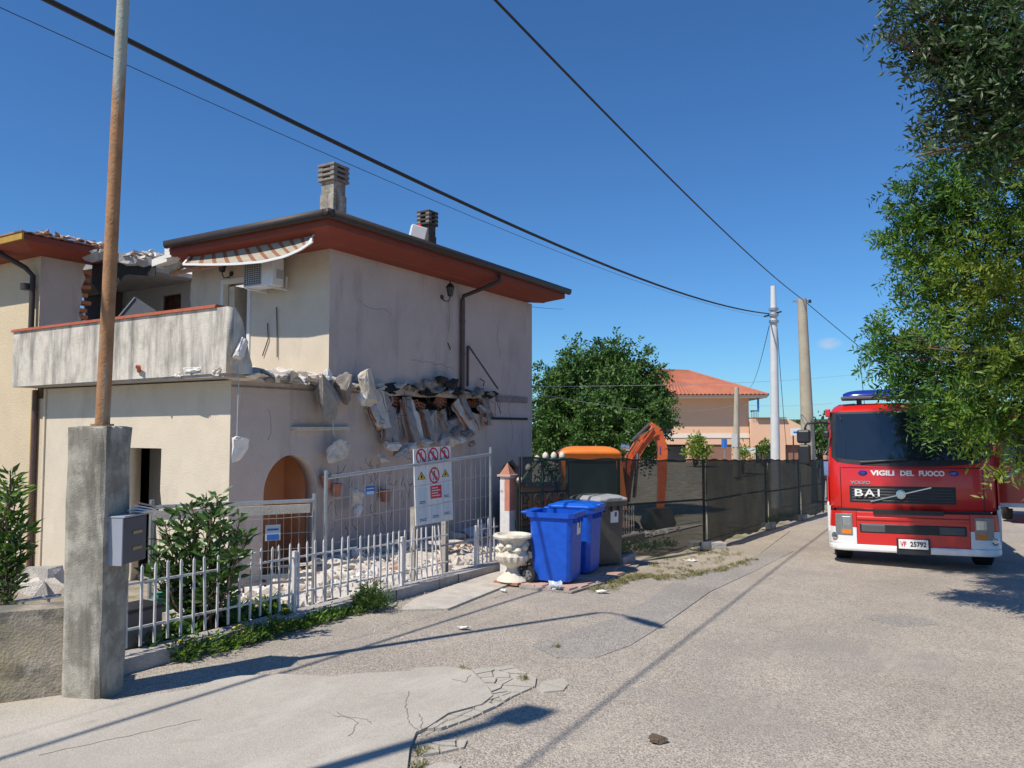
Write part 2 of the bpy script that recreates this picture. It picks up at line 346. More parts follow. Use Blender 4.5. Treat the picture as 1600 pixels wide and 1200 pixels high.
def rough_chunk(name, mat, seed, dims, amp=.04, sub=2, boxy=.7):
    """a torn lump: hull subdivided and roughened"""
    me = chunk_mesh(name, mat, seed, dims, 14, boxy); r = random.Random(seed)
    bm = bmesh.new(); bm.from_mesh(me)
    bmesh.ops.subdivide_edges(bm, edges=bm.edges, cuts=sub, use_grid_fill=True)
    bmesh.ops.triangulate(bm, faces=bm.faces)
    for v in bm.verts: v.co += Vector((r.uniform(-1, 1), r.uniform(-1, 1), r.uniform(-1, 1))) * amp
    bm.to_mesh(me); bm.free(); return me
def text_mesh(body, size, mat, extrude=.002, bold=0., xs=1.):
    cu = bpy.data.curves.new('lettering', 'FONT'); cu.body = body; cu.size = size; cu.extrude = extrude; cu.align_x = 'CENTER'; cu.align_y = 'CENTER'; cu.offset = bold; cu.resolution_u = 3
    ob = bpy.data.objects.new('t', cu); me = bpy.data.meshes.new_from_object(ob); bpy.data.objects.remove(ob); bpy.data.curves.remove(cu)
    for v in me.vertices: v.co.x *= xs
    me.materials.clear(); me.materials.append(M[mat]); return me
def leaf_mesh(name, cen, dirs, Ln, Wd, mats, fold=.35, pick=None):
    """many small folded leaves (two triangles each)"""
    n = len(cen); d = dirs / np.maximum(1e-6, np.linalg.norm(dirs, axis=1))[:, None]
    q = rng.normal(size=(n, 3)); s = np.cross(d, q); s /= np.maximum(1e-6, np.linalg.norm(s, axis=1))[:, None]; u = np.cross(s, d)
    L_ = (Ln * rng.uniform(.5, 1.45, n))[:, None]; W_ = (Wd * rng.uniform(.7, 1.2, n))[:, None]
    p0 = cen; p2 = cen + d * L_; mid = cen + d * L_ * .5 + u * W_ * fold
    V = np.stack([p0, mid - s * W_ * .5, p2, mid + s * W_ * .5], 1).reshape(-1, 3)
    i = np.arange(n)[:, None] * 4
    F = np.concatenate([i + [0, 1, 2], i + [0, 2, 3]], 1).reshape(-1)
    me = bpy.data.meshes.new(name); me.vertices.add(len(V)); me.vertices.foreach_set('co', V.ravel())
    me.loops.add(len(F)); me.loops.foreach_set('vertex_index', F.astype(np.int32))
    me.polygons.add(len(F) // 3); me.polygons.foreach_set('loop_start', np.arange(0, len(F), 3, dtype=np.int32))
    for m in mats: me.materials.append(M[m])
    if len(mats) > 1:
        k = rng.integers(0, len(mats), n) if pick is None else pick
        me.polygons.foreach_set('material_index', np.repeat(k, 2).astype(np.int32))
    me.update(); me.validate(); return me

# ================================================================ SETTING
def struct(o): o['kind'] = 'structure'; return o
xs = [-500, -250, -120, -70, -45, -32] + [-26 + .7 * i for i in range(29)] + [-5.55, -5.2, -4, -2, 0, 2, 4, 7, 12, 20, 40, 80, 160, 300, 500]
ys = [-200, -80, -40, -25, -12, -6] + [-3 + 1. * i for i in range(46)] + [46, 50, 55, 60, 70, 90, 130, 200, 350, 600, 1000]
mb = MB(); mb.grid(lambda x, y: (x, y, gz(x, y) - .012), sorted(xs), ys); struct(mb.build('ground', 'soil', sm='all'))
mb = MB(); mb.grid(lambda x, y: (x, y, gz(x, y) - .004), [-10.9 + .5 * i for i in range(11)], [1.5 + .5 * i for i in range(36)])
struct(mb.build('yard', 'yard_dust', sm='all'))
mb = MB(); ry = [-14 + 1.2 * i for i in range(70)]
def road_pt(u, y):
    xl = -5.25 - .065 * (y - 3.3) if y < 9.2 else (-5.6 + smooth((y - 9.2) / 3) * 1.6)
    x = xl + (3.6 - xl) * u; return (x, y, rz(y) + .004 + .003 * math.sin(y * .9 + x * 1.1) * smooth((x + 5) / 2))
mb.grid(road_pt, [i / 16 for i in range(17)], ry); struct(mb.build('road', 'asphalt', sm='all'))
def ground_patch(name, px, mat, lift, thick=.0, parent=None):
    poly = [at(*p) for p in px]; poly = [(p.x, p.y) for p in poly]
    m = MB().prism(poly, 0, 1, lambda u, v, w_: (u, v, rz(v) + (lift if w_ else lift - max(thick, .03))))
    return m.build(name, mat, parent)
# worn patch of greyer tar along the road edge, and the dusty verge under the net
struct(ground_patch('tar_patch', [(900, 985), (960, 968), (1010, 940), (1060, 905), (1110, 878), (1175, 866), (1240, 862), (1180, 893), (1110, 925), (1040, 975), (985, 1010), (930, 1030), (870, 1030), (830, 1010)], 'asphalt_patch', .0105))
struct(ground_patch('gravel_verge', [(965, 912), (985, 890), (1060, 872), (1110, 862), (1200, 838), (1235, 830), (1215, 845), (1185, 868), (1140, 888), (1080, 897), (1010, 903)], 'gravel', .0125))
struct(ground_patch('road_hole', [(1345, 966), (1370, 961), (1410, 959), (1450, 968), (1470, 976), (1440, 979), (1400, 980), (1370, 973)], 'asphalt_patch', .0095))
# concrete apron in the foreground, its far corner broken into pieces
apron = ground_patch('concrete_apron', [(-60, 1150), (-20, 1108), (95, 1092), (183, 1100), (300, 1082), (352, 1062), (440, 1058), (520, 1062), (560, 1057), (640, 1053), (652, 1048), (700, 1046), (735, 1052), (760, 1075), (770, 1092), (752, 1106), (700, 1120), (668, 1142), (650, 1150), (640, 1175), (636, 1210), (600, 1260), (420, 1330), (0, 1400), (-200, 1300)], 'slab', .024, .05)
struct(apron)
def voronoi(region, seeds, gap):
    out = []
    for i, s in enumerate(seeds):
        poly = list(region)
        for j, t in enumerate(seeds):
            if i == j: continue
            mx, my = (s[0] + t[0]) / 2, (s[1] + t[1]) / 2; nx, ny = t[0] - s[0], t[1] - s[1]; l = math.hypot(nx, ny); nx /= l; ny /= l
            mx -= nx * gap / 2; my -= ny * gap / 2; new = []
            for k in range(len(poly)):
                a, b = poly[k], poly[(k + 1) % len(poly)]
                da = (a[0] - mx) * nx + (a[1] - my) * ny; db = (b[0] - mx) * nx + (b[1] - my) * ny
                if da <= 0: new.append(a)
                if da * db < 0: q = da / (da - db); new.append((a[0] + (b[0] - a[0]) * q, a[1] + (b[1] - a[1]) * q))
            poly = new
            if len(poly) < 3: break
        if len(poly) >= 3: out.append(poly)
    return out
def poly_contains(poly, x, y):
    c = False
    for i in range(len(poly)):
        a, b = poly[i], poly[i - 1]
        if (a[1] > y) != (b[1] > y) and x < (b[0] - a[0]) * (y - a[1]) / (b[1] - a[1]) + a[0]: c = not c
    return c
for regpx, ns, sd_ in (([(738, 1051), (800, 1043), (812, 1052), (838, 1062), (836, 1076), (800, 1092), (775, 1108), (730, 1128), (690, 1143), (668, 1144), (702, 1121), (754, 1107), (772, 1092), (762, 1075)], 30, 3), ([(850, 1068), (880, 1062), (888, 1072), (880, 1082), (850, 1085), (838, 1080)], 3, 5), ([(655, 1170), (690, 1163), (730, 1160), (725, 1172), (690, 1180), (660, 1185)], 5, 6), ([(640, 1205), (690, 1195), (720, 1200), (700, 1230), (640, 1240)], 4, 9)):
    reg = [(p.x, p.y) for p in (at(*q) for q in regpx)]; rr = random.Random(sd_); seeds = []
    x0, x1 = min(p[0] for p in reg), max(p[0] for p in reg); y0, y1 = min(p[1] for p in reg), max(p[1] for p in reg)
    while len(seeds) < ns:
        q = (rr.uniform(x0, x1), rr.uniform(y0, y1))
        if poly_contains(reg, *q): seeds.append(q)
    for poly in voronoi(reg, seeds, .012):
        lift = rr.uniform(.016, .024)
        MB().prism(poly, 0, 1, lambda u, v, w_: (u, v, rz(v) + (lift if w_ else lift - .05))).build('slab_piece', 'slab', apron)
for k, pts in enumerate(([(640, 1080), (634, 1105), (640, 1130), (660, 1146)], [(660, 1146), (700, 1125), (745, 1104), (772, 1094)], [(655, 1115), (660, 1130), (657, 1140)], [(520, 1118), (575, 1124), (582, 1132)], [(735, 1054), (728, 1066), (700, 1060)], [(545, 1150), (560, 1130), (520, 1110)], [(60, 1180), (200, 1150), (330, 1120)])):
    q = [at(*p, G=.024) for p in pts]; fine = []
    for a_, b_ in zip(q, q[1:]):
        for j in range(7): fine.append(a_.lerp(b_, j / 7) + Vector((random.uniform(-.008, .008), random.uniform(-.008, .008), 0)))
    m = MB()
    for a_, b_ in zip(fine, fine[1:]): d_ = (b_ - a_).normalized(); n_ = Vector((-d_.y, d_.x, 0)) * .0028; m.add([a_ - n_, b_ - n_, b_ + n_, a_ + n_], [(0, 1, 2, 3)])
    m.v = [(x, y, rz(y) + .0255) for x, y, z in m.v]; m.build('crack', 'rubble_dark', apron)
struct(ground_patch('entrance_slab', [(622, 957), (650, 938), (700, 920), (786, 893), (800, 905), (793, 917), (700, 955)], 'concrete_pale', .028, .05))
# terracotta paving under the bins
pad_px = [(812, 921), (893, 929), (938, 915), (990, 893), (1000, 884), (950, 872), (880, 880), (800, 896)]
pad = struct(ground_patch('bin_pad', pad_px, 'mortar', .030, .06))
pp = [(p.x, p.y) for p in (at(*q) for q in pad_px)]
for i in range(-12, 14):
    for j in range(-12, 14):
        cx, cy = -4.5 + i * .235 + .04 * (j % 2), 9.2 + j * .235
        if all(poly_contains(pp, cx + a * .105, cy + b * .105) for a in (-1, 1) for b in (-1, 1)):
            MB().box((cx, cy, rz(cy) + .034 + random.uniform(0, .003)), (.222, .222, .022), (R(random.uniform(-1, 1)) - SLOPE, R(random.uniform(-1, 1)), 0)).build('paving_tile', 'terracotta_pale', pad)
# far hill
mb = MB()
def hill(u, v):
    x = -420 + u * 700; k = math.exp(-((u - .50) / .16) ** 2) * 9 + 3.5 * math.exp(-((u - .75) / .2) ** 2) + 2.2 + .5 * math.sin(u * 40) + .35 * math.sin(u * 97)
    return (x, 330 + v * 160, -2 + k * .62 * math.sin(math.pi * min(1, v * 1.0)) )
mb.grid(hill, [i / 90 for i in range(91)], [i / 8 for i in range(9)]); struct(mb.build('hill', 'hill', sm='all'))

# ================================================================ DAMAGED HOUSE
W, YF, YU, YE, X2, XL = -10.8, 8.66, 10.94, 18.63, -16.96, -23.0
ZB, ZS, ZT = -1.9, 2.44, 5.15
house = thing('damaged_house', 'two-storey cream house with torn-off balcony edge, dark red eaves and broken roof', 'house', (W, YF, -1))
fX = lambda u, v, w_: Vector((W - w_, u, v))           # side wall facing the road: u = Y, v = Z
fY = lambda Y0: (lambda u, v, w_: Vector((u, Y0 + w_, v)))
rr = random.Random(11)
# side wall, lower storey: arched doorway, torn band under the floor, blown-out hole near the far end
ar = [(9.39, -1.3)] + [(10.04 + .65 * math.cos(a), .45 + .69 * math.sin(a)) for a in [math.pi - math.pi * i / 16 for i in range(17)]] + [(10.69, -1.3)]
torn = ragged((12.2, 1.88), (16.9, 1.95), 18, .14, rr) + ragged((16.95, 1.85), (16.7, 2.38), 4, .05, rr) + ragged((16.7, 2.36), (12.3, 2.34), 12, .04, rr)
hole = [(17.15, .35), (17.3, .05), (17.5, -.15), (17.9, -.2), (18.2, .02), (18.33, .3), (18.28, .55), (18.05, .62), (17.85, .78), (17.6, .68), (17.4, .62)]
tri = [(13.9, .55), (14.1, .2), (14.4, .3), (14.35, .62)]
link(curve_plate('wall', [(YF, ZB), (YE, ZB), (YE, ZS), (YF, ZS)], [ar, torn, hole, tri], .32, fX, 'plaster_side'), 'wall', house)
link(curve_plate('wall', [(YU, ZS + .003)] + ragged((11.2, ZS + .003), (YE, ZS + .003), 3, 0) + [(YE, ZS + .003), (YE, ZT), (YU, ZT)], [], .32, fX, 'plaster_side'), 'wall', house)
# front wall, lower storey, doorway with chipped edge
dr = [(-13.75, -1.3), (-12.68, -1.3)] + [(-12.70, -.6), (-12.76, -.2), (-12.72, .1), (-12.62, .25), (-12.66, .45), (-12.67, .5)] + [(-12.66, 1.26), (-13.75, 1.26)]
link(curve_plate('wall', [(X2 + .35, ZB), (W - .322, ZB), (W - .322, ZS), (X2 + .35, ZS)], [dr], .32, fY(YF), 'plaster_cream'), 'wall', house)
MB().bb((W - .3215, YF - .0, ZB), (W - .0005, YF + .0, ZS))
mb = MB(); mb.bb((W - .321, YF - .004, ZB), (W - .0, YF - .001, ZS)); mb.build('wall', 'plaster_cream', house)
# upper front wall, set back behind the terrace, ragged where it was torn off
edge = ragged((-15.05, ZT), (-14.95, 2.6), 16, .07, rr)
door2 = [(-13.94, 2.7), (-13.15, 2.7), (-13.15, 4.76), (-13.94, 4.76)]
link(curve_plate('wall', [(W - .322, 2.6), (W - .322, ZT)] + edge + [(-14.95, 2.6)], [door2], .30, fY(YU), 'plaster_cream'), 'wall', house)
mb = MB(); mb.bb((W - .321, YU - .004, 2.6), (W, YU - .001, ZT)); mb.build('wall', 'plaster_cream', house)
# broken masonry at the torn wall end
for i in range(13):
    z = 2.75 + i * .18; MB().box((-15.0 + rr.uniform(-.08, .05), YU + .15, z), (.24, .25, .075 + .05 * (i % 2)), (rr.uniform(-.1, .1), rr.uniform(-.15, .15), rr.uniform(-.2, .2))).build('brick', 'brick_dusty', house)
# door frame upstairs
mb = MB()
mb.bb((-14.02, YU - .03, 2.66), (-13.93, YU + .1, 4.84)); mb.bb((-13.16, YU - .03, 2.66), (-13.07, YU + .1, 4.84)); mb.bb((-13.93, YU - .029, 4.75), (-13.16, YU + .1, 4.839)); mb.build('door_frame', 'plaster_white', house)
mb = MB(); mb.bb((-13.9, YU + .1, 2.7), (-13.72, YU + .9, 4.7)); mb.build('door', 'wood_plank', house)
# left wing
yel = [(XL, ZB), (X2 + .351 - .003, ZB), (X2 + .348, ZS - .2), (X2, ZS - .2), (X2, 5.3), (XL, 5.3)]
link(curve_plate('wall', yel, [], .30, fY(YF - .002), 'plaster_yellow'), 'wall', house)
br = ragged((9.62, 5.28), (9.45, 2.6), 14, .06, rr)
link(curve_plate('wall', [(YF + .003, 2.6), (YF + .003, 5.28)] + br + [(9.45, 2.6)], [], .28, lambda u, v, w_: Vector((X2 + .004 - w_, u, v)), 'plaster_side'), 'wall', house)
for i in range(15):
    z = 2.72 + i * .17; MB().box((X2 - .14, 9.53 + .1 * i / 15 + rr.uniform(-.04, .09), z), (.26, .22, .08), (rr.uniform(-.12, .12), rr.uniform(-.12, .12), rr.uniform(-.15, .15))).build('brick', 'brick', house)
mb = MB(); mb.bb((X2 + .353, YF - .035, ZB), (X2 + .42, YF - .004, ZS)); mb.build('corner_strip', 'plaster_cream', house)
# rear and hidden walls, floors, rooms behind the openings
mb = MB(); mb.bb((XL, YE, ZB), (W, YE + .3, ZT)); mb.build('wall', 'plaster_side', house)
mb = MB(); mb.bb((XL - .3, YF, ZB), (XL, YE, ZT)); mb.build('wall', 'plaster_yellow', house)
mb = MB(); mb.bb((XL, YF + .31, -1.25), (W - .33, YE - .01, -1.15)); mb.build('floor', 'concrete_grey', house)
mb = MB(); mb.bb((W - 1.05, 9.1, -1.14), (W - .95, 11.0, 2.3)); mb.build('alcove_wall', 'room_orange', house)
mb = MB(); mb.bb((W - .949, 10.72, -1.14), (W - .33, 10.78, 2.3)); mb.build('alcove_wall', 'room_orange', house)
mb = MB(); mb.bb((-14.5, YF + 1.0, -1.14), (-11.9, YF + 1.1, 2.3)); mb.build('inner_wall', 'plaster_white', house)
mb = MB(); mb.bb((W - 1.3, 12.0, -1.1), (W - 1.2, YE, 2.3)); mb.build('inner_wall', 'room_shade_dark', house)
# room upstairs with the roof torn away
wa, wb_ = at(252, 462, Y=12.6), at(282, 494, Y=12.6); xm = at(192, 450, Y=12.6).x
win = [(wa.x, wb_.z - .6), (wb_.x, wb_.z - .6), (wb_.x, wa.z), (wa.x, wa.z)]
link(curve_plate('inner_wall', [(xm, 2.65), (-12.0, 2.65), (-12.0, 5.9), (xm, 5.9)], [win], .12, fY(12.6), 'plaster_white'), 'inner_wall', house)
mb = MB(); mb.bb((wa.x - 3, 13.4, 2.7), (wb_.x + 2, 13.5, 5.8)); mb.build('inner_wall', 'brick_dusty', house)
mb = MB(); mb.bb((-22, 12.45, 2.65), (xm - .003, 12.72, 5.9)); mb.build('inner_wall', 'room_shade_dark', house)  # dark wall colour stands in for shade under the left wing roof
mb = MB(); mb.bb((-22, 10.3, 5.40), (-16.9, 18, 5.5)); mb.build('ceiling', 'concrete_grey', house)
ta = at(185, 490, Y=9.6); t_ = thing('fallen_panel', 'dark grey panel leaning in the torn upstairs room behind the parapet', 'panel', (ta.x, 9.6, 2.65)); MB().prism([(p.x, p.z) for p in (at(185, 496, Y=9.6), at(211, 465, Y=9.6), at(243, 486, Y=9.6), at(240, 510, Y=9.6), at(185, 520, Y=9.6))], 9.6, 9.64, lambda u, v, w_: (u, w_, v)).build('sheet', 'grey_plastic', t_)
MB().bar(at(185, 496, Y=9.58), at(211, 465, Y=9.58), .03, .03).build('frame', 'steel_galv', t_)
# terrace slab and upper floor
mb = MB(); mb.bb((-17.0, 8.23, ZS + .025), (-10.45, 8.98, ZS + .2)); mb.build('terrace_slab', 'concrete_grey', house)
mb = MB(); mb.bb((XL, 8.981, ZS + .004), (W - .01, YE, ZS + .199)); mb.build('floor', 'concrete_grey', house)
# balcony parapet with coping and broken right end
par = [(-17.02, ZS + .03), (-10.36, ZS + .08), (-10.36, 3.60), (-17.02, 3.60)]
parapet = link(curve_plate('parapet', par, [], .13, fY(8.20), 'parapet'), 'parapet', house)
end = [(8.331, ZS + .1), (8.331, 3.6), (8.36, 3.6), (8.50, 3.42), (8.60, 3.1), (8.66, 2.85), (8.72, 2.7), (8.74, 2.52)]
link(curve_plate('parapet_end', end, [], .13, lambda u, v, w_: Vector((-10.362 - w_, u, v)), 'parapet'), 'parapet_end', house)
mb = MB(); mb.bb((-17.02, 8.331, ZS + .2), (-16.89, YF, 3.6)); mb.build('parapet_end', 'parapet', house)
x = -17.06; i = 0
while x < -10.75:
    l = .28; MB().bb((x, 8.165, 3.602), (x + l - .006, 8.37, 3.632 + .003 * (i % 2))).build('coping_tile', 'coping', parapet); MB().bb((x, 8.18, 3.6355), (x + l - .006, 8.355, 3.655)).build('coping_tile', 'coping', parapet); x += l; i += 1
# fallen plaster and cracked slab under the parapet
for px, py, dm, mt in ((300, 578, (.55, .06, .10), 'rubble_white'), (345, 581, (.5, .06, .13), 'rubble'), (278, 586, (.3, .05, .06), 'rubble_white')):
    o = link(rough_chunk('spalled_edge', mt, px, dm, .02), 'spalled_edge', house, local=True); o.matrix_parent_inverse = wm(house).inverted(); o.location = at(px, py, Y=8.2)
mb = MB(); mb.tube([at(217, 580, Y=8.19), at(217, 573, Y=8.1), at(212, 573, Y=8.06)], .035, 8); mb.build('drain_spout', 'coping', house)
# torn slab edge wrapping the corner: a row of broken concrete lumps, tiles and bricks
def place(me, loc, rot, name, parent=house, scale=1.):
    o = link(me, name, parent, local=True)
    if parent: o.matrix_parent_inverse = wm(parent).inverted()
    o.location = loc; o.rotation_euler = rot; o.scale = (scale,) * 3; return o
for i in range(26):
    t = i / 25; y = 8.75 + t * 3.3; ov = .42 * (1 - t) + .1 + rr.uniform(-.06, .06)
    place(rough_chunk('broken_slab_edge', ['rubble', 'concrete_grey', 'rubble_dark', 'rubble'][i % 4], 100 + i, (ov + .25, rr.uniform(.2, .36), rr.uniform(.11, .2)), .016), (W + ov / 2 - .02, y, ZS + .10 + rr.uniform(-.06, .08) ), (rr.uniform(-.25, .25), rr.uniform(-.05, .3), rr.uniform(-.3, .3)), 'broken_slab_edge')
for i in range(16):
    place(rough_chunk('broken_slab_edge', ['rubble_dark', 'concrete_grey', 'tar', 'rubble_dark'][i % 4], 200 + i, (.3, rr.uniform(.25, .45), rr.uniform(.06, .14)), .016), (W + rr.uniform(.02, .14), 12.1 + i * .3, ZS + rr.uniform(-.06, .1)), (rr.uniform(-.3, .3), rr.uniform(-.2, .4), rr.uniform(-.3, .3)), 'broken_slab_edge')
for i in (0, 1, 2, 4, 5, 7, 8, 11, 12):     # hollow bricks in the torn band
    y = 12.5 + i * .31; b_ = place(MB().box((0, 0, 0), (.14, .25, .17)).mesh('brick', 'brick'), (W - .16 + rr.uniform(-.08, .06), y, 2.2 + rr.uniform(-.08, .06)), (rr.uniform(-.4, .4), rr.uniform(-.3, .3), rr.uniform(-.3, .3)), 'brick')
    mb = MB()
    for a in (-1, 0, 1):
        for e in (-1, 1): mb.bb((.0705, a * .075 - .025, e * .04 - .025), (.072, a * .075 + .025, e * .04 + .025))
    mb.build('brick_cell', 'tar', b_, local=True)
mb = MB()       # torn bitumen sheet along the floor line
def sheet(u, v): y = 11.6 + u * 5.3; return (W + .03 + .12 * v + .03 * math.sin(y * 9) * v, y, ZS + .12 + .05 * math.sin(y * 3) - v * (.12 + .06 * math.sin(y * 5 + 1)))
mb.grid(sheet, [i / 40 for i in range(41)], [0, .5, 1]); o = mb.build('torn_membrane', 'tar', house); so_ = o.modifiers.new('thick', 'SOLIDIFY'); so_.thickness = .012
mb = MB(); mb.bb((W + .001, 17.0, 2.31), (W + .03, YE, 2.48)); mb.build('string_course', 'rubble_dark', house)
mb = MB(); mb.bb((W + .001, 16.7, 1.84), (W + .035, YE, 1.90)); mb.build('string_course', 'tar', house)
mb = MB(); mb.bb((W + .001, YF + .01, 2.33), (W + .012, 12.3, 2.36)); mb.build('string_course', 'rubble_dark', house)
a, b_ = at(455, 669, X=W), at(543, 668, X=W); mb = MB(); mb.bb((W + .001, a.y, 1.58), (W + .09, b_.y, 1.65)); mb.build('wooden_ledge', 'wood_plank', house)
# eaves: flat band, rising band, fascia; then gutter and tiles
def eave(name_parts, path, outn):
    pass
EX, EY, EYE2, EXL = -10.02, 10.08, 19.45, -14.62
prof = [(0, ZT), (.36, ZT + .002), (.40, ZT + .03), (.80, ZT + .16), (.80, ZT + .34), (0, ZT + .34)]
mb = MB()           # side eave (toward +X), mitred at the near corner
mb.add([(W + o_, (YU - o_ * 1.08) if k == 0 else (YE + o_), z) for k in (0, 1) for o_, z in prof], [(0, 1, 7, 6), (1, 2, 8, 7), (2, 3, 9, 8), (3, 4, 10, 9), (4, 5, 11, 10), (6, 7, 8, 9, 10, 11)]); mb.build('eave_soffit', 'soffit_red', house)
mb = MB()
mb.add([((W + o_) if k == 0 else EXL, YU - o_ * 1.08, z) for k in (0, 1) for o_, z in prof], [(0, 1, 7, 6), (1, 2, 8, 7), (2, 3, 9, 8), (3, 4, 10, 9), (4, 5, 11, 10), (6, 7, 8, 9, 10, 11)]); mb.build('eave_soffit', 'soffit_red', house)
def gutter(a, b, outv, name='gutter'):
    a, b, outv = Vector(a), Vector(b), Vector(outv); mb = MB(); n = 9; vs = []
    for p in (a, b):
        for i in range(n):
            an = math.pi * i / (n - 1); vs.append(p + outv * (.08 - .08 * math.cos(an)) + Vector((0, 0, -.15 * math.sin(an) ** .6 + .17)))
    mb.add(vs, [(i, i + 1, n + i + 1, n + i) for i in range(n - 1)]); mb.add([vs[i] for i in range(n)], [tuple(range(n))]); mb.add([vs[n + i] for i in range(n)], [tuple(range(n))])
    o = mb.build(name, 'gutter', house, sm=True); s_ = o.modifiers.new('thick', 'SOLIDIFY'); s_.thickness = .008; return o
ex = W + .802; ey = YU - .802 * 1.08
gutter((ex, ey - .16, ZT + .25), (ex, YE + .9, ZT + .25), (1, 0, 0))
gutter((EXL, ey, ZT + .25), (ex + .16, ey, ZT + .25), (0, -1, 0))
roof_r = random.Random(4)
RZ0 = ZT + .36
def roof_h(x, y): d = min(ex + .1 - x, y - (ey - .1), YE + .9 - y); return RZ0 + .03 + .20 * min(d, 3.6)
mb = MB()
def roof_pt(x, y):
    dx, dy = ex + .1 - x, y - (ey - .1)
    c = .028 * abs(math.sin((y if dx < dy else x) * math.pi / .21)); e_ = 0
    if x < EXL + .02: e_ = roof_r.uniform(-.15, .1)
    return (x + e_, y, roof_h(x, y) + c)
mb.grid(roof_pt, [EXL + .0525 * i for i in range(int((ex + .1 - EXL) / .0525) + 1)], [ey - .1 + .0525 * i for i in range(int((YE + 1 - ey) / .0525) + 1)])
roof = mb.build('roof', 'roof_tile', house); s_ = roof.modifiers.new('thick', 'SOLIDIFY'); s_.thickness = .03; s_.offset = -1
mb = MB(); mb.bb((EXL - .25, ey + .05, ZT + .12), (EXL - .02, ey + .3, ZT + .33)); mb.build('gutter_end', 'rubble_white', house)
for i in range(24):     # lichen on the far eave tiles
    y = YE - .2 + i * .045; place(rough_chunk('lichen', 'sign_yellow' if i % 3 == 0 else 'grass_dry', i + 40, (.09, .09, .03), .01, 1), (ex + .08, y, RZ0 + .06), (0, 0, 0), 'lichen', roof)
# sagging remains of the roof over the torn room
mb = MB()
top = [(-16.9, 9.2, 5.55), (-16.2, 9.35, 5.42), (-15.6, 9.9, 5.36), (-15.1, 10.4, 5.30), (-14.6, 10.3, 5.34)]
def rem(u, v):
    k = u * (len(top) - 1); i = min(int(k), len(top) - 2); f = k - i; p = Vector(top[i]).lerp(Vector(top[i + 1]), f)
    return p + Vector((0, v * .9, v * .1 + .05 * math.sin(u * 21 + v * 9) + .03 * math.sin(u * 53)))
mb.grid(rem, [i / 32 for i in range(33)], [i / 8 for i in range(9)]); o = mb.build('broken_roof_slab', 'concrete_grey', house); s_ = o.modifiers.new('thick', 'SOLIDIFY'); s_.thickness = .17; s_.offset = -1
for i in range(46):
    u, v = rr.random(), rr.random() ** 2 * .7; p = rem(u, v)
    place(chunk_mesh('broken_tile', ['rubble', 'brick_dusty', 'rubble_white', 'concrete_grey'][i % 4], 300 + i, (rr.uniform(.1, .3), rr.uniform(.1, .25), rr.uniform(.05, .12)), 10), p + Vector((0, 0, .05)), (rr.uniform(-.5, .5), rr.uniform(-.5, .5), rr.uniform(0, 3)), 'broken_tile')
mb = MB()       # dark membrane hanging from the torn roof
def hang(u, v): return Vector((-16.75 + u * 1.5, 9.65 + .5 * u + .1 * math.sin(u * 9), 5.32 - .1 * u - v * (.28 + .55 * max(0, math.sin(u * 4.6 + .4))) ))
mb.grid(hang, [i / 24 for i in range(25)], [i / 4 for i in range(5)]); o = mb.build('hanging_membrane', 'tar', house); s_ = o.modifiers.new('thick', 'SOLIDIFY'); s_.thickness = .015
mb = MB(); mb.bar((-15.3, 10.6, 5.06), (-12.9, 10.55, 5.09), .1, .07); mb.build('broken_beam', 'brick_dusty', house)
mb = MB(); mb.box((-14.95, ey + .25, 5.28), (.85, .3, .16), (0, R(-7), R(2))); mb.build('broken_roof_slab', 'rubble_white', house)
# left wing roof
mb = MB()
lp = [(0, 5.28), (.35, 5.283), (.72, 5.40), (.72, 5.52), (0, 5.62)]
mb.add([(X2 + o_, (YF - o_) if k == 0 else 9.75, z) for k in (0, 1) for o_, z in lp], [(0, 1, 6, 5), (1, 2, 7, 6), (2, 3, 8, 7), (3, 4, 9, 8), (5, 6, 7, 8, 9)]); mb.build('eave_soffit', 'soffit_red', house)
mb = MB()
mb.add([((X2 + o_) if k == 0 else XL, YF - o_, z) for k in (0, 1) for o_, z in lp], [(0, 1, 6, 5), (1, 2, 7, 6), (3, 4, 9, 8)]); mb.build('eave_soffit', 'soffit_red', house)
mb = MB(); mb.bb((XL, YF - .76, 5.40), (X2 + .745, YF - .723, 5.54)); mb.build('fascia', 'pipe_ochre', house)
mb = MB()
mb.grid(lambda x, y: (x, y, 5.55 + .2 * min(X2 + .76 - x, y - YF + .78) + .025 * abs(math.sin(y * 15))), [XL + .2 * i for i in range(35)], [YF - .78 + .1 * i for i in range(20)]); o = mb.build('roof', 'roof_tile', house); s_ = o.modifiers.new('thick', 'SOLIDIFY'); s_.thickness = .03
for i in range(30):
    x = X2 + .7 - rr.random() * .5; y = YF - .3 + rr.random() * 1.4
    place(chunk_mesh('broken_tile', ['roof_tile', 'brick_dusty', 'rubble'][i % 3], 400 + i, (.26, .18, .07), 10), (x, y, 5.62 + .2 * min(X2 + .76 - x, y - YF + .78)), (rr.uniform(-.4, .4), rr.uniform(-.4, .4), rr.uniform(0, 3)), 'broken_tile')
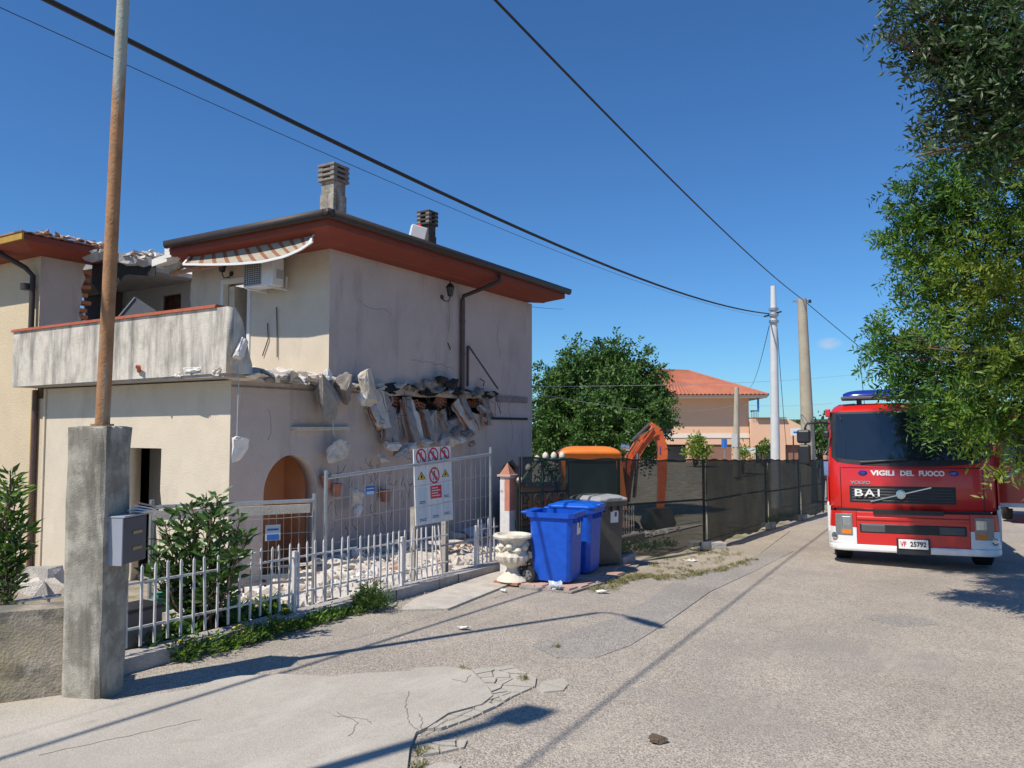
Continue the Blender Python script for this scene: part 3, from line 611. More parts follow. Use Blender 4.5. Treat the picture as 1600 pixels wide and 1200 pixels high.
# downpipes
mb = MB(); yd = 15.38
mb.tube([(ex + .07, yd + .45, ZT + .24), (ex + .07, yd + .44, ZT + .08), (W + .5, yd + .2, ZT - .13), (W + .1, yd + .0, ZT - .3), (W + .075, yd, ZT - .42)], .05, 10); mb.build('downpipe_bend', 'gutter', house, sm=True)
mb = MB(); mb.tube([(W + .075, yd, ZT - .40), (W + .075, yd, ZS + .1)], .06, 12)
for z in (4.2, 3.4): mb.tube([(W + .075, yd, z), (W + .075, yd, z + .05)], .068, 12)
mb.build('downpipe', 'pipe_brown', house, sm=True)
mb = MB(); mb.bar((W + .05, yd + .27, 3.65), (W + .05, yd + .27, 2.65), .05, .04); mb.bar((W + .06, yd + .27, 3.66), (W + .5, yd + .95, 2.6), .035, .035); mb.build('wall_bracket', 'pipe_brown', house)
mb = MB(); xd = X2 - .12
mb.tube([(xd - .5, YF - .65, 5.36), (xd - .1, YF - .2, 5.02), (xd + .02, YF - .1, 4.85), (xd + .02, YF - .1, 3.55), (xd + .1, YF - .12, 3.48)], .055, 10); mb.tube([(xd - .1, YF - .18, 4.68), (xd - .1, YF - .18, 4.55)], .1, 10); mb.build('downpipe', 'gutter', house, sm=True)
mb = MB(); mb.tube([(X2 + .10, YF - .07, ZS - .02), (X2 + .10, YF - .07, -1.35)], .055, 10); mb.build('downpipe', 'pipe_brown', house, sm=True)
mb = MB(); mb.bb((X2 - .09, YF - .05, -1.35), (X2 + .03, YF - .004, ZS - .02)); mb.build('corner_strip', 'pipe_ochre', house)
# chimneys
def chimney(x, y, z0, z1, wd, shaft):
    mb = MB(); mb.bb((x - wd / 2, y - wd / 2, z0), (x + wd / 2, y + wd / 2, z1 - .62)); c = mb.build('chimney', shaft, roof, bevel=.015)
    MB().bb((x - wd * .44, y - wd * .44, z1 - .62), (x + wd * .44, y + wd * .44, z1 - .36)).build('chimney_neck', shaft, c)
    for i in range(4):
        zz = z1 - .36 + i * .10; MB().bb((x - wd * .60, y - wd * .60, zz), (x + wd * .60, y + wd * .60, zz + .055)).build('chimney_louvre', 'rubble_dark' if shaft != 'chimney_shade_dark' else 'chimney_shade_dark', c, bevel=.012)
        if i < 3:
            for sx in (-1, 1):
                for sy in (-1, 1): MB().box((x + sx * wd * .42, y + sy * wd * .42, zz + .0775), (.1, .1, .044)).build('chimney_spacer', 'rubble_dark', c)
chimney(-11.14, 11.35, 5.5, 6.98, .38, 'concrete_old')
p = at(668, 350, X=-11.5); chimney(-11.5, p.y, 5.7, at(668, 331, X=-11.5).z, .32, 'chimney_shade_dark')
al = thing('chimney_box', 'white box with a small red lamp tilted against the far dark chimney', 'box', at(651, 372, X=-11.25), (R(6), R(12), R(50))); al.scale = (.8, .8, .8)
MB().box((0, 0, .17), (.46, .26, .36)).build('case', 'white_plastic', al, bevel=.02, local=True); MB().lathe([(.05, .35), (.06, .39), (.03, .43)], (.0, 0, 0), 12).build('lamp', 'sign_red', al, local=True); MB().bar((0, .0, -.1), (0, .3, 0), .05, .05).build('bracket', 'steel_dark', al, local=True)
# hairline cracks, wall holes, cable scraps and the scrawl on the lower wall
mb = MB()
for i in range(60):
    y = rr.uniform(10.95, 14.2); z = rr.uniform(-.25, 1.05)
    if 13.8 < y < 14.5 and z < .7: continue
    pts = []; an = rr.uniform(-1.9, -1.2); q = Vector((0, y, z))
    for k in range(rr.randint(3, 7)): pts.append((W + .0025, q.y, q.z)); an += rr.uniform(-.9, .9); q = q + Vector((0, math.cos(an) * .055, math.sin(an) * .07))
    mb.tube(pts, .0075, 4)
mb.build('scrawl', 'rubble_dark', house)
for k, pts in enumerate(([(700, 470), (703, 500), (698, 530), (704, 560)], [(560, 470), (575, 480), (600, 484), (615, 492)], [(640, 560), (660, 566), (690, 570), (712, 578)], [(780, 500), (776, 530), (783, 560)], [(800, 610), (795, 640), (802, 670), (798, 700)], [(420, 640), (425, 665), (418, 690)])):
    q = [at(*p, X=W + .002) for p in pts]; fine = []
    for a_, b_ in zip(q, q[1:]):
        for j in range(6): fine.append(a_.lerp(b_, j / 6) + Vector((0, rr.uniform(-.03, .03), rr.uniform(-.03, .03))))
    MB().tube(fine, .0045, 4).build('hairline_crack', 'rubble_dark', house)
mb = MB()
for pts in ([(418, 505), (419, 530), (410, 556)], [(432, 480), (433, 520), (433, 558)]): mb.tube([at(px, py, Y=YU - .03) for px, py in pts], .012, 6)
mb.build('loose_wire', 'pipe_brown', house)
mb = MB(); mb.tube([at(700, 536, X=W + .02), at(704, 546, X=W + .02)], .012, 6); mb.tube([at(750, 592, X=W + .05), at(757, 596, X=W + .1), at(755, 603, X=W + .1)], .014, 6); mb.build('wall_hook', 'iron_black', house)

# ---------------- things hung on the house
def lantern(loc, rot, label):
    t = thing('wall_lantern', label, 'lantern', loc, rot, 'wall lanterns under the eaves')
    MB().lathe([(.05, -.03), (.055, 0), (.05, .03)], (0, 0, 0), 12).build('wall_plate', 'iron_black', t, local=True).rotation_euler = (R(90), 0, 0)
    MB().tube([(0, 0, 0), (0, -.08, -.09), (0, -.2, -.12), (0, -.25, -.03), (0, -.25, .02)], .013, 6).build('arm', 'iron_black', t, local=True)
    MB().lathe([(.05, .02), (.085, .2), (.085, .21)], (0, -.25, 0), 6).build('glass', 'window_dark', t, local=True)
    mb = MB(); mb.lathe([(.055, 0), (.055, .025)], (0, -.25, 0), 6); mb.lathe([(.11, .21), (.06, .29), (.02, .31), (.012, .36)], (0, -.25, 0), 6)
    for k in range(6): a = math.pi / 3 * k; mb.tube([(.053 * math.cos(a), -.25 + .053 * math.sin(a), .02), (.09 * math.cos(a), -.25 + .09 * math.sin(a), .21)], .008, 4)
    mb.build('cage', 'iron_black', t, local=True)
lantern((W, at(690, 450, X=W).y, 4.72), R(90), 'black iron lantern on the shaded side wall beside the downpipe')
lantern((-13.7, YU, 4.95), 0, 'black iron lantern under the awning above the upstairs doorway')
# air conditioner
ac = thing('air_conditioner', 'white air conditioner outdoor unit on the upper wall under the awning', 'air conditioner', (-12.30, YU - .34, 4.46))
MB().bb((-.42, -.15, 0), (.42, .15, .58)).build('case', 'white_plastic', ac, bevel=.02, local=True)
g = MB()
for i in range(12): g.bb((-.40, -.166, .05 + i * .042), (.10, -.152, .062 + i * .042))
for i in range(8): g.bb((-.40 + i * .07, -.164, .04), (-.39 + i * .07, -.153, .54))
g.build('grille', 'ac_grille', ac, local=True); MB().bb((-.4, -.1515, .04), (.1, -.1505, .54)).build('fan_recess', 'steel_dark', ac, local=True)
MB().bb((.2, -.153, .48), (.32, -.1505, .50)).build('badge', 'grey_plastic', ac, local=True); MB().bb((.4205, -.05, .15), (.43, .12, .33)).build('valve_cover', 'ac_grille', ac, local=True)
for x in (-.3, .3): b_ = MB(); b_.bar((x, -.15, -.02), (x, .34, -.02), .04, .03); b_.bar((x, .33, -.02), (x, .33, .25), .04, .03); b_.build('bracket', 'white_plastic', ac, local=True)
# awning half rolled out under the eave
aw = thing('awning', 'sagging cream and rust striped awning half rolled out under the front eave', 'awning', (-12.6, ey, ZT))
A0, A1 = at(300, 397, Y=ey + .30), at(493, 362, Y=ey + .30)
BAR = [at(px_, py_, Y=ey - .06) for px_, py_ in ((287, 412), (330, 412.5), (370, 411.5), (410, 408), (445, 400), (470, 389), (489, 376))]
def barp(t): k = t * (len(BAR) - 1); i_ = min(int(k), len(BAR) - 2); return BAR[i_].lerp(BAR[i_ + 1], k - i_)
MB().tube([A0, A1], .055, 10).build('roller', 'ac_grille', aw, sm=True)
n = 34
for i in range(n):
    mb = MB(); t0, t1 = i / n, (i + 1) / n
    def f(u, v):
        t = t0 + (t1 - t0) * u; a = A0.lerp(A1, t); b = barp(t); sag = math.sin(math.pi * v) * .04
        return a.lerp(b, v) - Vector((0, 0, sag))
    mb.grid(f, [0, 1], [j / 5 for j in range(6)]); o = mb.build('stripe', 'awning_rust' if i % 3 == 0 else 'awning_cream', aw); s_ = o.modifiers.new('thick', 'SOLIDIFY'); s_.thickness = .004
mb = MB(); pts = [barp(i / 20) - Vector((0, .01, .015)) for i in range(21)]
for a, b_ in zip(pts, pts[1:]): mb.bar(a, b_, .03, .045)
mb.build('front_bar', 'white_plastic', aw)
for a, b_ in ((pts[0], A0), (pts[-2], A1)): MB().bar(a, b_, .04, .03).build('arm', 'white_plastic', aw)

# ---------------- torn lumps hanging from the floor edge
def hung(px, py, X, dims, mat, rot, label, seed, wire=None, extra=None, amp=.018):
    p = at(px, py, X=X); t = thing('hanging_chunk', label, 'rubble', p, rot)
    link(rough_chunk('lump', mat, seed, dims, amp), 'lump', t, local=True)
    if wire: mb = MB(); mb.tube([at(*q, X=X) for q in wire], .008, 5); mb.build('wire', 'cable_pale', t)
    if extra: link(rough_chunk('core', extra, seed + 1, [d * .8 for d in dims], amp), 'core', t, local=True).location = (-.06, .03, .04)
    return t
hung(372, 702, W + .45, (.22, .46, .46), 'rubble_white', (R(25), .1, .3), 'white concrete chunk dangling on a wire at the house corner', 21, [(371, 570), (373, 600), (371, 650), (370, 690)], amp=.012)
hung(376, 546, W + .46, (.2, .28, .44), 'rubble_white', (R(-12), .0, .2), 'white concrete chunk perched on the broken end of the parapet', 22, amp=.012)
hung(511, 592, W + .42, (.18, .26, .40), 'rubble_white', (R(6), .1, .1), 'white concrete chunk hanging at the upper corner of the house', 23, amp=.015)
hung(513, 620, W + .35, (.35, .72, 1.05), 'mortar', (.2, .1, .2), 'big grey torn concrete lump with a dark hollow below the upper corner', 24, [(520, 655), (521, 680)], 'rubble_dark', .022)
hung(540, 606, W + .35, (.35, .5, .75), 'rubble_dark', (.4, .2, .1), 'dark brick-and-mortar lump hanging beside the big grey lump', 25)
hung(580, 600, W + .5, (.3, .62, .85), 'concrete_pale', (.3, .0, .2), 'tan torn slab lump jutting out over the side wall', 26, [(592, 608), (612, 618), (614, 628), (604, 638)], None, .022)
hung(568, 624, W + .45, (.2, .35, .42), 'rubble_white', (.3, .0, .2), 'small pale lump stuck under the tan torn slab', 27)
hung(528, 703, W + .2, (.12, .75, .5), 'rubble', (.12, .0, .1), 'flat pale plaster sheet hanging above the arched doorway', 28, [(520, 640), (521, 670), (527, 690)], amp=.02)
hung(558, 778, W + .3, (.15, .36, .5), 'rubble', (.2, .1, .1), 'pale chunk hanging low against the scrawled wall', 29, [(549, 720), (552, 760)], amp=.015)
hung(562, 799, W + .35, (.15, .3, .25), 'rubble_white', (.1, .1, .1), 'small pale chunk at the lowest point of the scrawled wall', 30, amp=.012)
# slab strips with brick edges peeled down against the wall
strips = [(590, 600, 603, 668, .22, .2), (600, 612, 618, 690, .26, .17), (636, 622, 650, 694, .3, .16), (641, 626, 660, 690, .2, .12), (664, 640, 678, 694, .28, .12), (690, 640, 702, 668, .24, .10), (712, 628, 740, 672, .32, .13), (722, 618, 738, 655, .34, .12), (757, 618, 764, 665, .22, .12), (579, 625, 594, 668, .3, .12), (610, 635, 607, 690, .3, .18)]
for i, (x0, y0, x1, y1, out, wd) in enumerate(strips):
    a = at(x0, y0, X=W + .08); b_ = at(x1, y1, X=W + out)
    t = thing('slab_strip', 'grey slab strip with orange brick edge peeled down from the torn floor', 'rubble', (a + b_) / 2, 0, 'peeled slab strips on the side wall')
    def torn_strip(name, mat, off, wdt, thk, sd):
        r2 = random.Random(sd); y_ = (b_ - a); ln = y_.length; y_.normalize(); x_ = y_.cross(Vector((1, 0, .3))).normalized(); z_ = x_.cross(y_); n = 9; vs = []; ws = [wdt * r2.uniform(.75, 1.1) * (1 - .35 * k / (n - 1)) for k in range(n)]
        for k in range(n):
            c = a + y_ * (ln * (k / (n - 1) + r2.uniform(-.03, .03))) + z_ * (off + .018 * math.sin(k * .6 + sd)) + x_ * r2.uniform(-.02, .02)
            for sx, sz in ((-1, -1), (1, -1), (1, 1), (-1, 1)): vs.append(c + x_ * sx * ws[k] / 2 + z_ * sz * thk / 2 * r2.uniform(.7, 1.2))
        MB().add(vs, [(k * 4 + j, k * 4 + (j + 1) % 4, k * 4 + 4 + (j + 1) % 4, k * 4 + 4 + j) for k in range(n - 1) for j in range(4)] + [(0, 1, 2, 3), (n * 4 - 4, n * 4 - 3, n * 4 - 2, n * 4 - 1)]).build(name, mat, t)
    torn_strip('concrete_skin', 'mortar' if i % 3 else 'rubble', 0, wd * 1.9, .045, 40 + i); torn_strip('brick_core', 'brick_dusty' if i % 2 else 'brick', -.06, wd * 1.7, .05, 70 + i); torn_strip('plaster_rag', 'plaster_side', -.11, wd * 2.2, .03, 170 + i)
LUMPS = []
for i, (px, py, s_, mt) in enumerate([(612, 698, .55, 'rubble'), (626, 706, .6, 'concrete_grey'), (640, 700, .5, 'rubble'), (598, 716, .4, 'rubble'), (668, 692, .5, 'rubble'), (690, 690, .6, 'concrete_grey'), (708, 691, .5, 'rubble'), (722, 688, .4, 'rubble_white'), (737, 694, .35, 'brick_dusty'), (713, 672, .45, 'rubble_dark'), (732, 678, .5, 'rubble_dark'), (752, 640, .5, 'concrete_grey'), (748, 612, .55, 'rubble_dark'), (757, 655, .3, 'brick_dusty'), (705, 600, .6, 'tar'), (690, 593, .5, 'tar'), (672, 600, .45, 'rubble_dark'), (655, 605, .35, 'rubble_dark'), (625, 603, .4, 'concrete_grey'), (597, 660, .3, 'concrete_pale'), (758, 625, .4, 'rubble_dark')]):
    o = link(rough_chunk('torn_lump', mt, 500 + i, (.26 * s_ / .5, .46 * s_ / .5, .22 * s_ / .5), .02), 'torn_lump'); o.location = at(px, py, X=W + .28 if py > 640 else W + .12); o.rotation_euler = (rr.uniform(-.5, .5), rr.uniform(-.4, .4), rr.uniform(-.4, .4))
    col = {'tar': 'black bitumen-covered', 'brick_dusty': 'dusty brick-red', 'rubble_dark': 'dark grey', 'concrete_grey': 'mid grey', 'rubble': 'pale', 'rubble_white': 'whitish', 'concrete_pale': 'tan'}[mt]
    where = ('above' if py < 630 else 'among' if py < 685 else 'below') + ' the peeled strips, ' + ('left of' if px < 640 else 'over' if px < 700 else 'right of') + ' the sign board'
    LUMPS.append((o, col, where, px))
for o, col, where, px in LUMPS:
    same = sorted(q[3] for q in LUMPS if q[1:3] == (col, where)); k = same.index(px)
    tag(o, (['first ', 'second ', 'third ', 'fourth '][k] if len(same) > 1 else '') + col + ' lump ' + ('from left ' if len(same) > 1 else '') + where, 'rubble', 'lumps on the side wall')
for k in range(22):
    y = rr.uniform(11.4, 17); z = rr.uniform(1.9, 2.5); q = Vector((W + .1, y, z)); pts = [q]
    for j in range(4): q = q + Vector((rr.uniform(-.02, .12), rr.uniform(-.12, .12), rr.uniform(-.2, .03))); pts.append(q)
    MB().tube(pts, .007, 5).build('bent_rebar', 'pipe_brown', house)


# ================================================================ STREET FRONT
# concrete pillar with rusty lamp post and letterbox, old retaining wall
def rough_box(lo, hi, mat, name, n=(4, 4, 14), amp=.008, seed=1, parent=None):
    r = random.Random(seed); bm = bmesh.new(); bmesh.ops.create_cube(bm, size=1)
    bmesh.ops.subdivide_edges(bm, edges=bm.edges, cuts=7, use_grid_fill=True)
    d = [b - a for a, b in zip(lo, hi)]
    for v in bm.verts:
        edge_ = sum(abs(abs(c) - .5) < 1e-4 for c in v.co)
        k = amp * (2.2 if edge_ > 1 else .5)
        v.co = Vector([lo[i] + (v.co[i] + .5) * d[i] + r.uniform(-k, k) - (k * .8 * (1 if v.co[i] > 0 else -1) if edge_ > 1 else 0) for i in range(3)])
    me = bpy.data.meshes.new(name); bm.to_mesh(me); bm.free(); me.materials.append(M[mat]); return link(me, name, parent)
pil = rough_box((-5.155, 2.84, -.3), (-4.875, 3.12, 1.655), 'concrete_old', 'gate_pillar', amp=.004); 
for v in pil.data.vertices:
    x, y = v.co.x + 5.015, v.co.y - 2.98; a = R(24); v.co.x = -5.015 + x * math.cos(a) - y * math.sin(a); v.co.y = 2.98 + x * math.sin(a) + y * math.cos(a)
tag(pil, 'weathered square concrete pillar carrying the rusty lamp post', 'pillar')
def flat_wall(name, lo, hi, mat, seed, label):
    return tag(rough_box(lo, hi, mat, name, amp=.0022, seed=seed), label, 'wall')
wl = flat_wall('retaining_wall', (-5.37, -6, -.5), (-5.13, 2.86, .47), 'concrete_wall', 3, 'low stained concrete retaining wall left of the square pillar')
for v in wl.data.vertices:
    x, y = v.co.x + 5.13, v.co.y - 2.87; a = R(-37); v.co.x = -5.13 + x * math.cos(a) - y * math.sin(a); v.co.y = 2.87 + x * math.sin(a) + y * math.cos(a)
lp = thing('street_lamp', 'tall rusty green lamp post standing on the concrete pillar', 'lamp post', (-5.0, 2.98, 1.64))
b0, b1 = Vector((-5.0, 2.98, 1.64)), Vector((-4.70, 2.89, 6.1))
mb = MB(); mb.tube([b0.lerp(b1, i / 8) for i in range(9)], [.046 - .012 * i / 8 for i in range(9)], 16); mb.build('post', 'rust_pole', lp, sm=True)
MB().tube([b0, b0 + Vector((0, 0, .03))], .07, 12).build('base_ring', 'rust_pole', lp)
MB().tube([b1, b1 + Vector((.06, -.03, .15)), b1 + Vector((.2, -.1, .2)), b1 + Vector((.3, -.15, .2))], .022, 8).build('arm', 'rust_pole', lp, sm=True)
lh = MB().lathe([(.02, -.25), (.06, -.18), (.075, .1), (.05, .25), (.02, .28)], (0, 0, 0), 12).build('lamp_head', 'steel_galv', lp, sm=True); lh.matrix_parent_inverse = wm(lp).inverted(); lh.location = b1 + Vector((.52, -.26, .19)); lh.rotation_euler = (0, R(90), R(-27))
mbx = thing('letterbox', 'grey letterbox with newspapers on top fixed to the concrete pillar', 'letterbox', (-4.905, 3.075, .755), R(24))
MB().bb((0, -.125, 0), (.095, .135, .30)).build('case', 'mail_grey', mbx, bevel=.006, local=True); MB().bb((-.004, -.137, -.004), (.1, -.126, .304)).build('side_cover', 'mail_light', mbx, bevel=.003, local=True)
MB().bb((-.004, -.14, .304), (.115, .15, .316)).build('lid', 'mail_light', mbx, bevel=.003, local=True)
for z in (.08, .185): MB().bb((.0955, -.02, z), (.100, .08, z + .02)).build('name_plate', 'brass', mbx, local=True)
for i in range(4):
    o = MB().box((0, 0, 0), (.11, .15, .009)).build('newspaper', ['paper', 'sign_pale', 'paper', 'terracotta_pale'][i]); o.location = (-4.885 + .008 * i, 3.205 + .008 * i, 1.079 + .011 * i); o.rotation_euler = (R(-4 - 3 * i), R(5 + 3 * i), R(24 + 9 * i)); tag(o, 'folded newspaper in the pile on the grey letterbox', 'newspaper', 'newspapers on the letterbox')

# low kerb wall with the white picket fence
FXY = lambda y: -5.35 - .065 * (y - 3.3)
mb = MB(); n = 14
for i in range(n):
    y0, y1 = 3.18 + i * (6.0 / n), 3.18 + (i + 1) * (6.0 / n)
    mb.add([(FXY(y) + dx, y, rz(y) + dz) for y in (y0, y1) for dx, dz in ((-.10, -.5), (.10, -.2), (.095 + random.uniform(-.008, .008), .115), (-.095, .12))], [(1, 5, 6, 2), (2, 6, 7, 3), (3, 7, 4, 0)] + ([(0, 1, 2, 3)] if i == 0 else []) + ([(4, 5, 6, 7)] if i == n - 1 else []))
tag(mb.build('kerb_wall', 'concrete_grey'), 'low concrete kerb wall under the white picket fence', 'wall')
picket = MB(); picket.box((0, 0, .29), (.012, .019, .58)); picket.add([(-.005, -.008, .58), (.005, -.008, .58), (.005, .008, .58), (-.005, .008, .58), (0, 0, .60)], [(0, 1, 4), (1, 2, 4), (2, 3, 4), (3, 0, 4)])
PK = picket.mesh('picket', 'white_paint')
RAIL = MB().box((0, 0, 0), (.014, 1, .024)).mesh('rail', 'white_paint')
def fence(label, xf, y0, y1, sp, base, skip=(), lean=lambda y: 0, posts=(), h=1., group=None):
    t = thing('picket_fence', label, 'fence', (xf(y0), y0, rz(y0) + base), 0, group); inv = wm(t).inverted(); k = int((y1 - y0) / sp)
    for i in range(k + 1):
        y = y0 + i * sp
        if i in skip: continue
        o = link(PK, 'picket', t, local=True); o.matrix_parent_inverse = inv; o.location = (xf(y), y, rz(y) + base + random.uniform(-.006, .006)); o.rotation_euler = (lean(y) + random.uniform(-.03, .03), random.uniform(-.03, .03), random.uniform(-.2, .2)); o.scale = (1, 1, h)
    for z in (.13, .46):
        a, b = Vector((xf(y0 - .06) - .012, y0 - .06, rz(y0 - .06) + base + z * h)), Vector((xf(y1 + .05) - .012, y1 + .05, rz(y1 + .05) + base + z * h))
        MB().bar(a, b, .012, .018).build('rail', 'white_paint', t)
    for y in posts: MB().bb((xf(y) - .035, y - .018, rz(y) + base - .12), (xf(y) - .0, y + .018, rz(y) + base + .52)).build('post', 'white_paint', t)
    return t
f1 = fence('long white picket fence on the kerb wall beside the concrete pillar', FXY, 3.3, 6.0, .118, .16, posts=(5.15,))
f2 = fence('white picket fence with bent end pickets behind the dark weed clump', FXY, 6.1, 7.75, .112, .14, lean=lambda y: .16 * smooth((y - 7.3) / .5), posts=(6.85,))
f3 = fence('short white picket fence piece between sign board and urn', FXY, 8.55, 9.05, .108, .14, posts=(8.5,))
f4 = fence('white picket fence behind the dark net', lambda y: -5.85, 10.5, 14.3, .118, .10, posts=(11.6, 13.0))
mb = MB(); mb.add([(-5.95 + dx, y, rz(y) + dz) for y in (9.9, 14.6) for dx, dz in ((0, -.9), (.2, -.9), (.2, .06), (0, .06))], [(0, 1, 2, 3), (4, 5, 6, 7), (0, 1, 5, 4), (1, 2, 6, 5), (2, 3, 7, 6), (3, 0, 4, 7)]); tag(mb.build('kerb_wall', 'concrete_pale'), 'low concrete kerb wall under the fence behind the dark net', 'wall')

# temporary steel mesh panels
def mesh_panel(label, a0, a1, h0, h1, low, nx, rows):
    a0, a1 = Vector(a0), Vector(a1); t = thing('mesh_panel', label, 'fence panel', a0)
    def P(u, v): b = a0.lerp(a1, u); tp = b + Vector((0, 0, h0 + (h1 - h0) * u)); return b.lerp(tp, v)
    for u in (0, 1): MB().tube([P(u, -.04), P(u, 1.02)], .021, 8).build('post', 'steel_galv', t, sm=True)
    MB().tube([P(0, .965), P(1, .965)], .019, 8).build('top_rail', 'steel_galv', t, sm=True); MB().bar(P(0, low), P(1, low), .02, .024).build('bottom_rail', 'steel_galv' , t)
    mb = MB()
    for i in range(1, nx): mb.tube([P(i / nx, low), P(i / nx + random.uniform(-.003, .003), .965)], .0024, 4, False)
    for k in range(1, rows): v = low + (.965 - low) * k / rows; mb.tube([P(i / 10, v + random.uniform(-.004, .004)) for i in range(11)], .0028, 4, False)
    mb.build('wire_mesh', 'steel_galv', t, kind='stuff'); return t, P
p2a, p2b = (-5.96, 6.02, -.25), (-5.86, 9.10, -.4)
za, zb = at(497, 740, D=(Vector(p2a) - EYEP).dot(_fw)).z, at(778, 703, D=(Vector(p2b) - EYEP).dot(_fw)).z
pan2, P2 = mesh_panel('steel mesh panel carrying the safety sign board', p2a, p2b, za + .25, zb + .4, .30, 26, 4)
q0, q1 = at(233, 960, D=7.3), at(489, 950, D=8.05)
pan1, P1 = mesh_panel('steel mesh panel with plank behind the leafy shrub', (q0.x, q0.y, -.35), (q1.x, q1.y, -.35), at(233, 786, D=7.3).z + .35, at(489, 776, D=8.05).z + .35, .32, 20, 5)
pk = MB().bar(P1(.02, .905) + Vector((.02, -.04, 0)), P1(.98, .905) + Vector((.02, -.04, 0)), .02, .09).build('plank', 'wood_plank'); tag(pk, 'pale wooden plank tied below the rail of the left mesh panel', 'plank')
MB().bar(P1(.45, .38), P1(1, .36), .018, .04).build('lower_bar', 'steel_galv', pan1)
for mid, (px, py), (w_, h_), lab, cols in ((P1, (426, 832), (.15, .16), 'small white and blue notice on the left mesh panel', ('sign_white', 'sign_blue')), (P2, (577, 766), (.15, .10), 'small blue notice on the mesh panel left of the sign board', ('sign_blue', 'sign_pale'))):
    a = mid(0, .5); c = mid(1, .5); d = (c - a).normalized(); nrm = Vector((d.y, -d.x, 0)); nrm = nrm if nrm.dot(EYEP - a) > 0 else -nrm
    ray = at(px, py, D=1) - EYEP; tt = (a - EYEP).dot(nrm) / ray.dot(nrm); p = EYEP + ray * tt + nrm * .012
    t = thing('notice', lab, 'sign', p, math.atan2(d.y, d.x)); MB().box((0, 0, 0), (w_, .004, h_)).build('plate', cols[0], t, local=True); MB().box((0, -.0035, -h_ * .28), (w_ * .8, .002, h_ * .36)).build('print', cols[1], t, local=True); 
    MB().box((0, -.0035, h_ * .2), (w_ * .75, .002, h_ * .12)).build('print', cols[1], t, local=True)
# safety sign board
a, c = P2(.40, 0), P2(.72, 0); d = Vector(c - a); d.z = 0; d.normalize(); nrm = Vector((d.y, -d.x, 0))
if nrm.dot(EYEP - a) < 0: nrm = -nrm
def on2(px, py):
    ray = at(px, py, D=1) - EYEP; return EYEP + ray * ((P2(0, 0) - nrm * .04 - EYEP).dot(nrm) / ray.dot(nrm))
TL, TR, BL, BR_ = on2(645, 702), on2(703, 697), on2(649, 822), on2(707, 812)
sb = thing('sign_board', 'white safety sign board with red prohibition circles on the mesh panel', 'sign', on2(676, 760), 0)
def S(u, v, o=0): return TL.lerp(TR, u).lerp(BL.lerp(BR_, u), v) + nrm * o
def spoly(name, uv, mat, o, o2=None): MB().prism(uv, 0, 1, lambda u, v, w_: S(u, v, o + (.0015 if w_ else 0))).build(name, mat, sb)
MB().prism([(0, 0), (1, 0), (1, 1), (0, 1)], 0, 1, lambda u, v, w_: S(u, v, .012 * w_)).build('board', 'sign_white', sb)
asp = (BL - TL).length / (TR - TL).length
def ring(u, v, r, name='prohibition_ring'):
    mb = MB(); n = 24
    for r0, r1 in ((r, r * .78),):
        vs = [S(u + rr_ * math.cos(2 * math.pi * k / n), v + rr_ / asp * math.sin(2 * math.pi * k / n), .0145) for rr_ in (r0, r1) for k in range(n)]
        mb.add(vs, [(k, (k + 1) % n, n + (k + 1) % n, n + k) for k in range(n)])
    c_ = math.cos(.78); mb.add([S(u - r * .8 * c_ - .015, v - (r * .8 * c_ - .015) / asp, .0147), S(u - r * .8 * c_ + .015, v - (r * .8 * c_ + .015) / asp, .0147), S(u + r * .8 * c_ + .015, v + (r * .8 * c_ - .015) / asp, .0147), S(u + r * .8 * c_ - .015, v + (r * .8 * c_ + .015) / asp, .0147)], [(0, 1, 2, 3)])
    mb.build(name, 'sign_red', sb)
def figure(u, v, s_, k):
    mb = MB(); f = lambda x, y: S(u + x * s_, v + y * s_ / asp, .0142); n = 8
    mb.add([f(.0 + .16 * math.cos(2 * math.pi * i / n), -.62 + .16 * math.sin(2 * math.pi * i / n)) for i in range(n)], [tuple(range(n))])
    for q in ([(-.12, -.42), (.16, -.42), (.14, .1), (-.12, .1)], [(-.1, .1), (.05, .1), (-.28, .72), (-.42, .66)], [(0, .1), (.14, .1), (.40 - .2 * k, .7), (.25 - .2 * k, .74)], [(.1, -.4), (.2, -.3), (.46, -.05 - .3 * k), (.38, -.12 - .3 * k)], [(-.1, -.4), (-.16, -.28), (-.42, -.0), (-.34, .06)]): mb.add([f(*p) for p in q], [(0, 1, 2, 3)])
    mb.build('pictogram', 'sign_black', sb)
for i, u in enumerate((.19, .51, .82)): ring(u, .105, .135); figure(u, .105, .10, i * .5)
ring(.52, .37, .14); figure(.52, .37, .11, 0)
for u in (.18, .82):
    MB().add([S(u, .30, .0142), S(u + .11, .405, .0142), S(u - .11, .405, .0142)], [(0, 1, 2)]).build('warning_triangle', 'sign_black', sb)
    MB().add([S(u, .318, .0146), S(u + .085, .398, .0146), S(u - .085, .398, .0146)], [(0, 1, 2)]).build('warning_triangle', 'sign_yellow', sb)
    MB().add([S(u - .012, .345, .015), S(u + .012, .345, .015), S(u + .03, .385, .015), S(u - .03, .385, .015)], [(0, 1, 2, 3)]).build('pictogram', 'sign_black', sb)
spoly('text_panel', [(.40, .505), (.70, .505), (.70, .675), (.40, .675)], 'sign_red', .0125)
for k in range(4): spoly('text_line', [(.44, .53 + k * .034), (.60 + .06 * (k % 2), .53 + k * .034), (.60 + .06 * (k % 2), .541 + k * .034), (.44, .541 + k * .034)], 'sign_white', .0145)
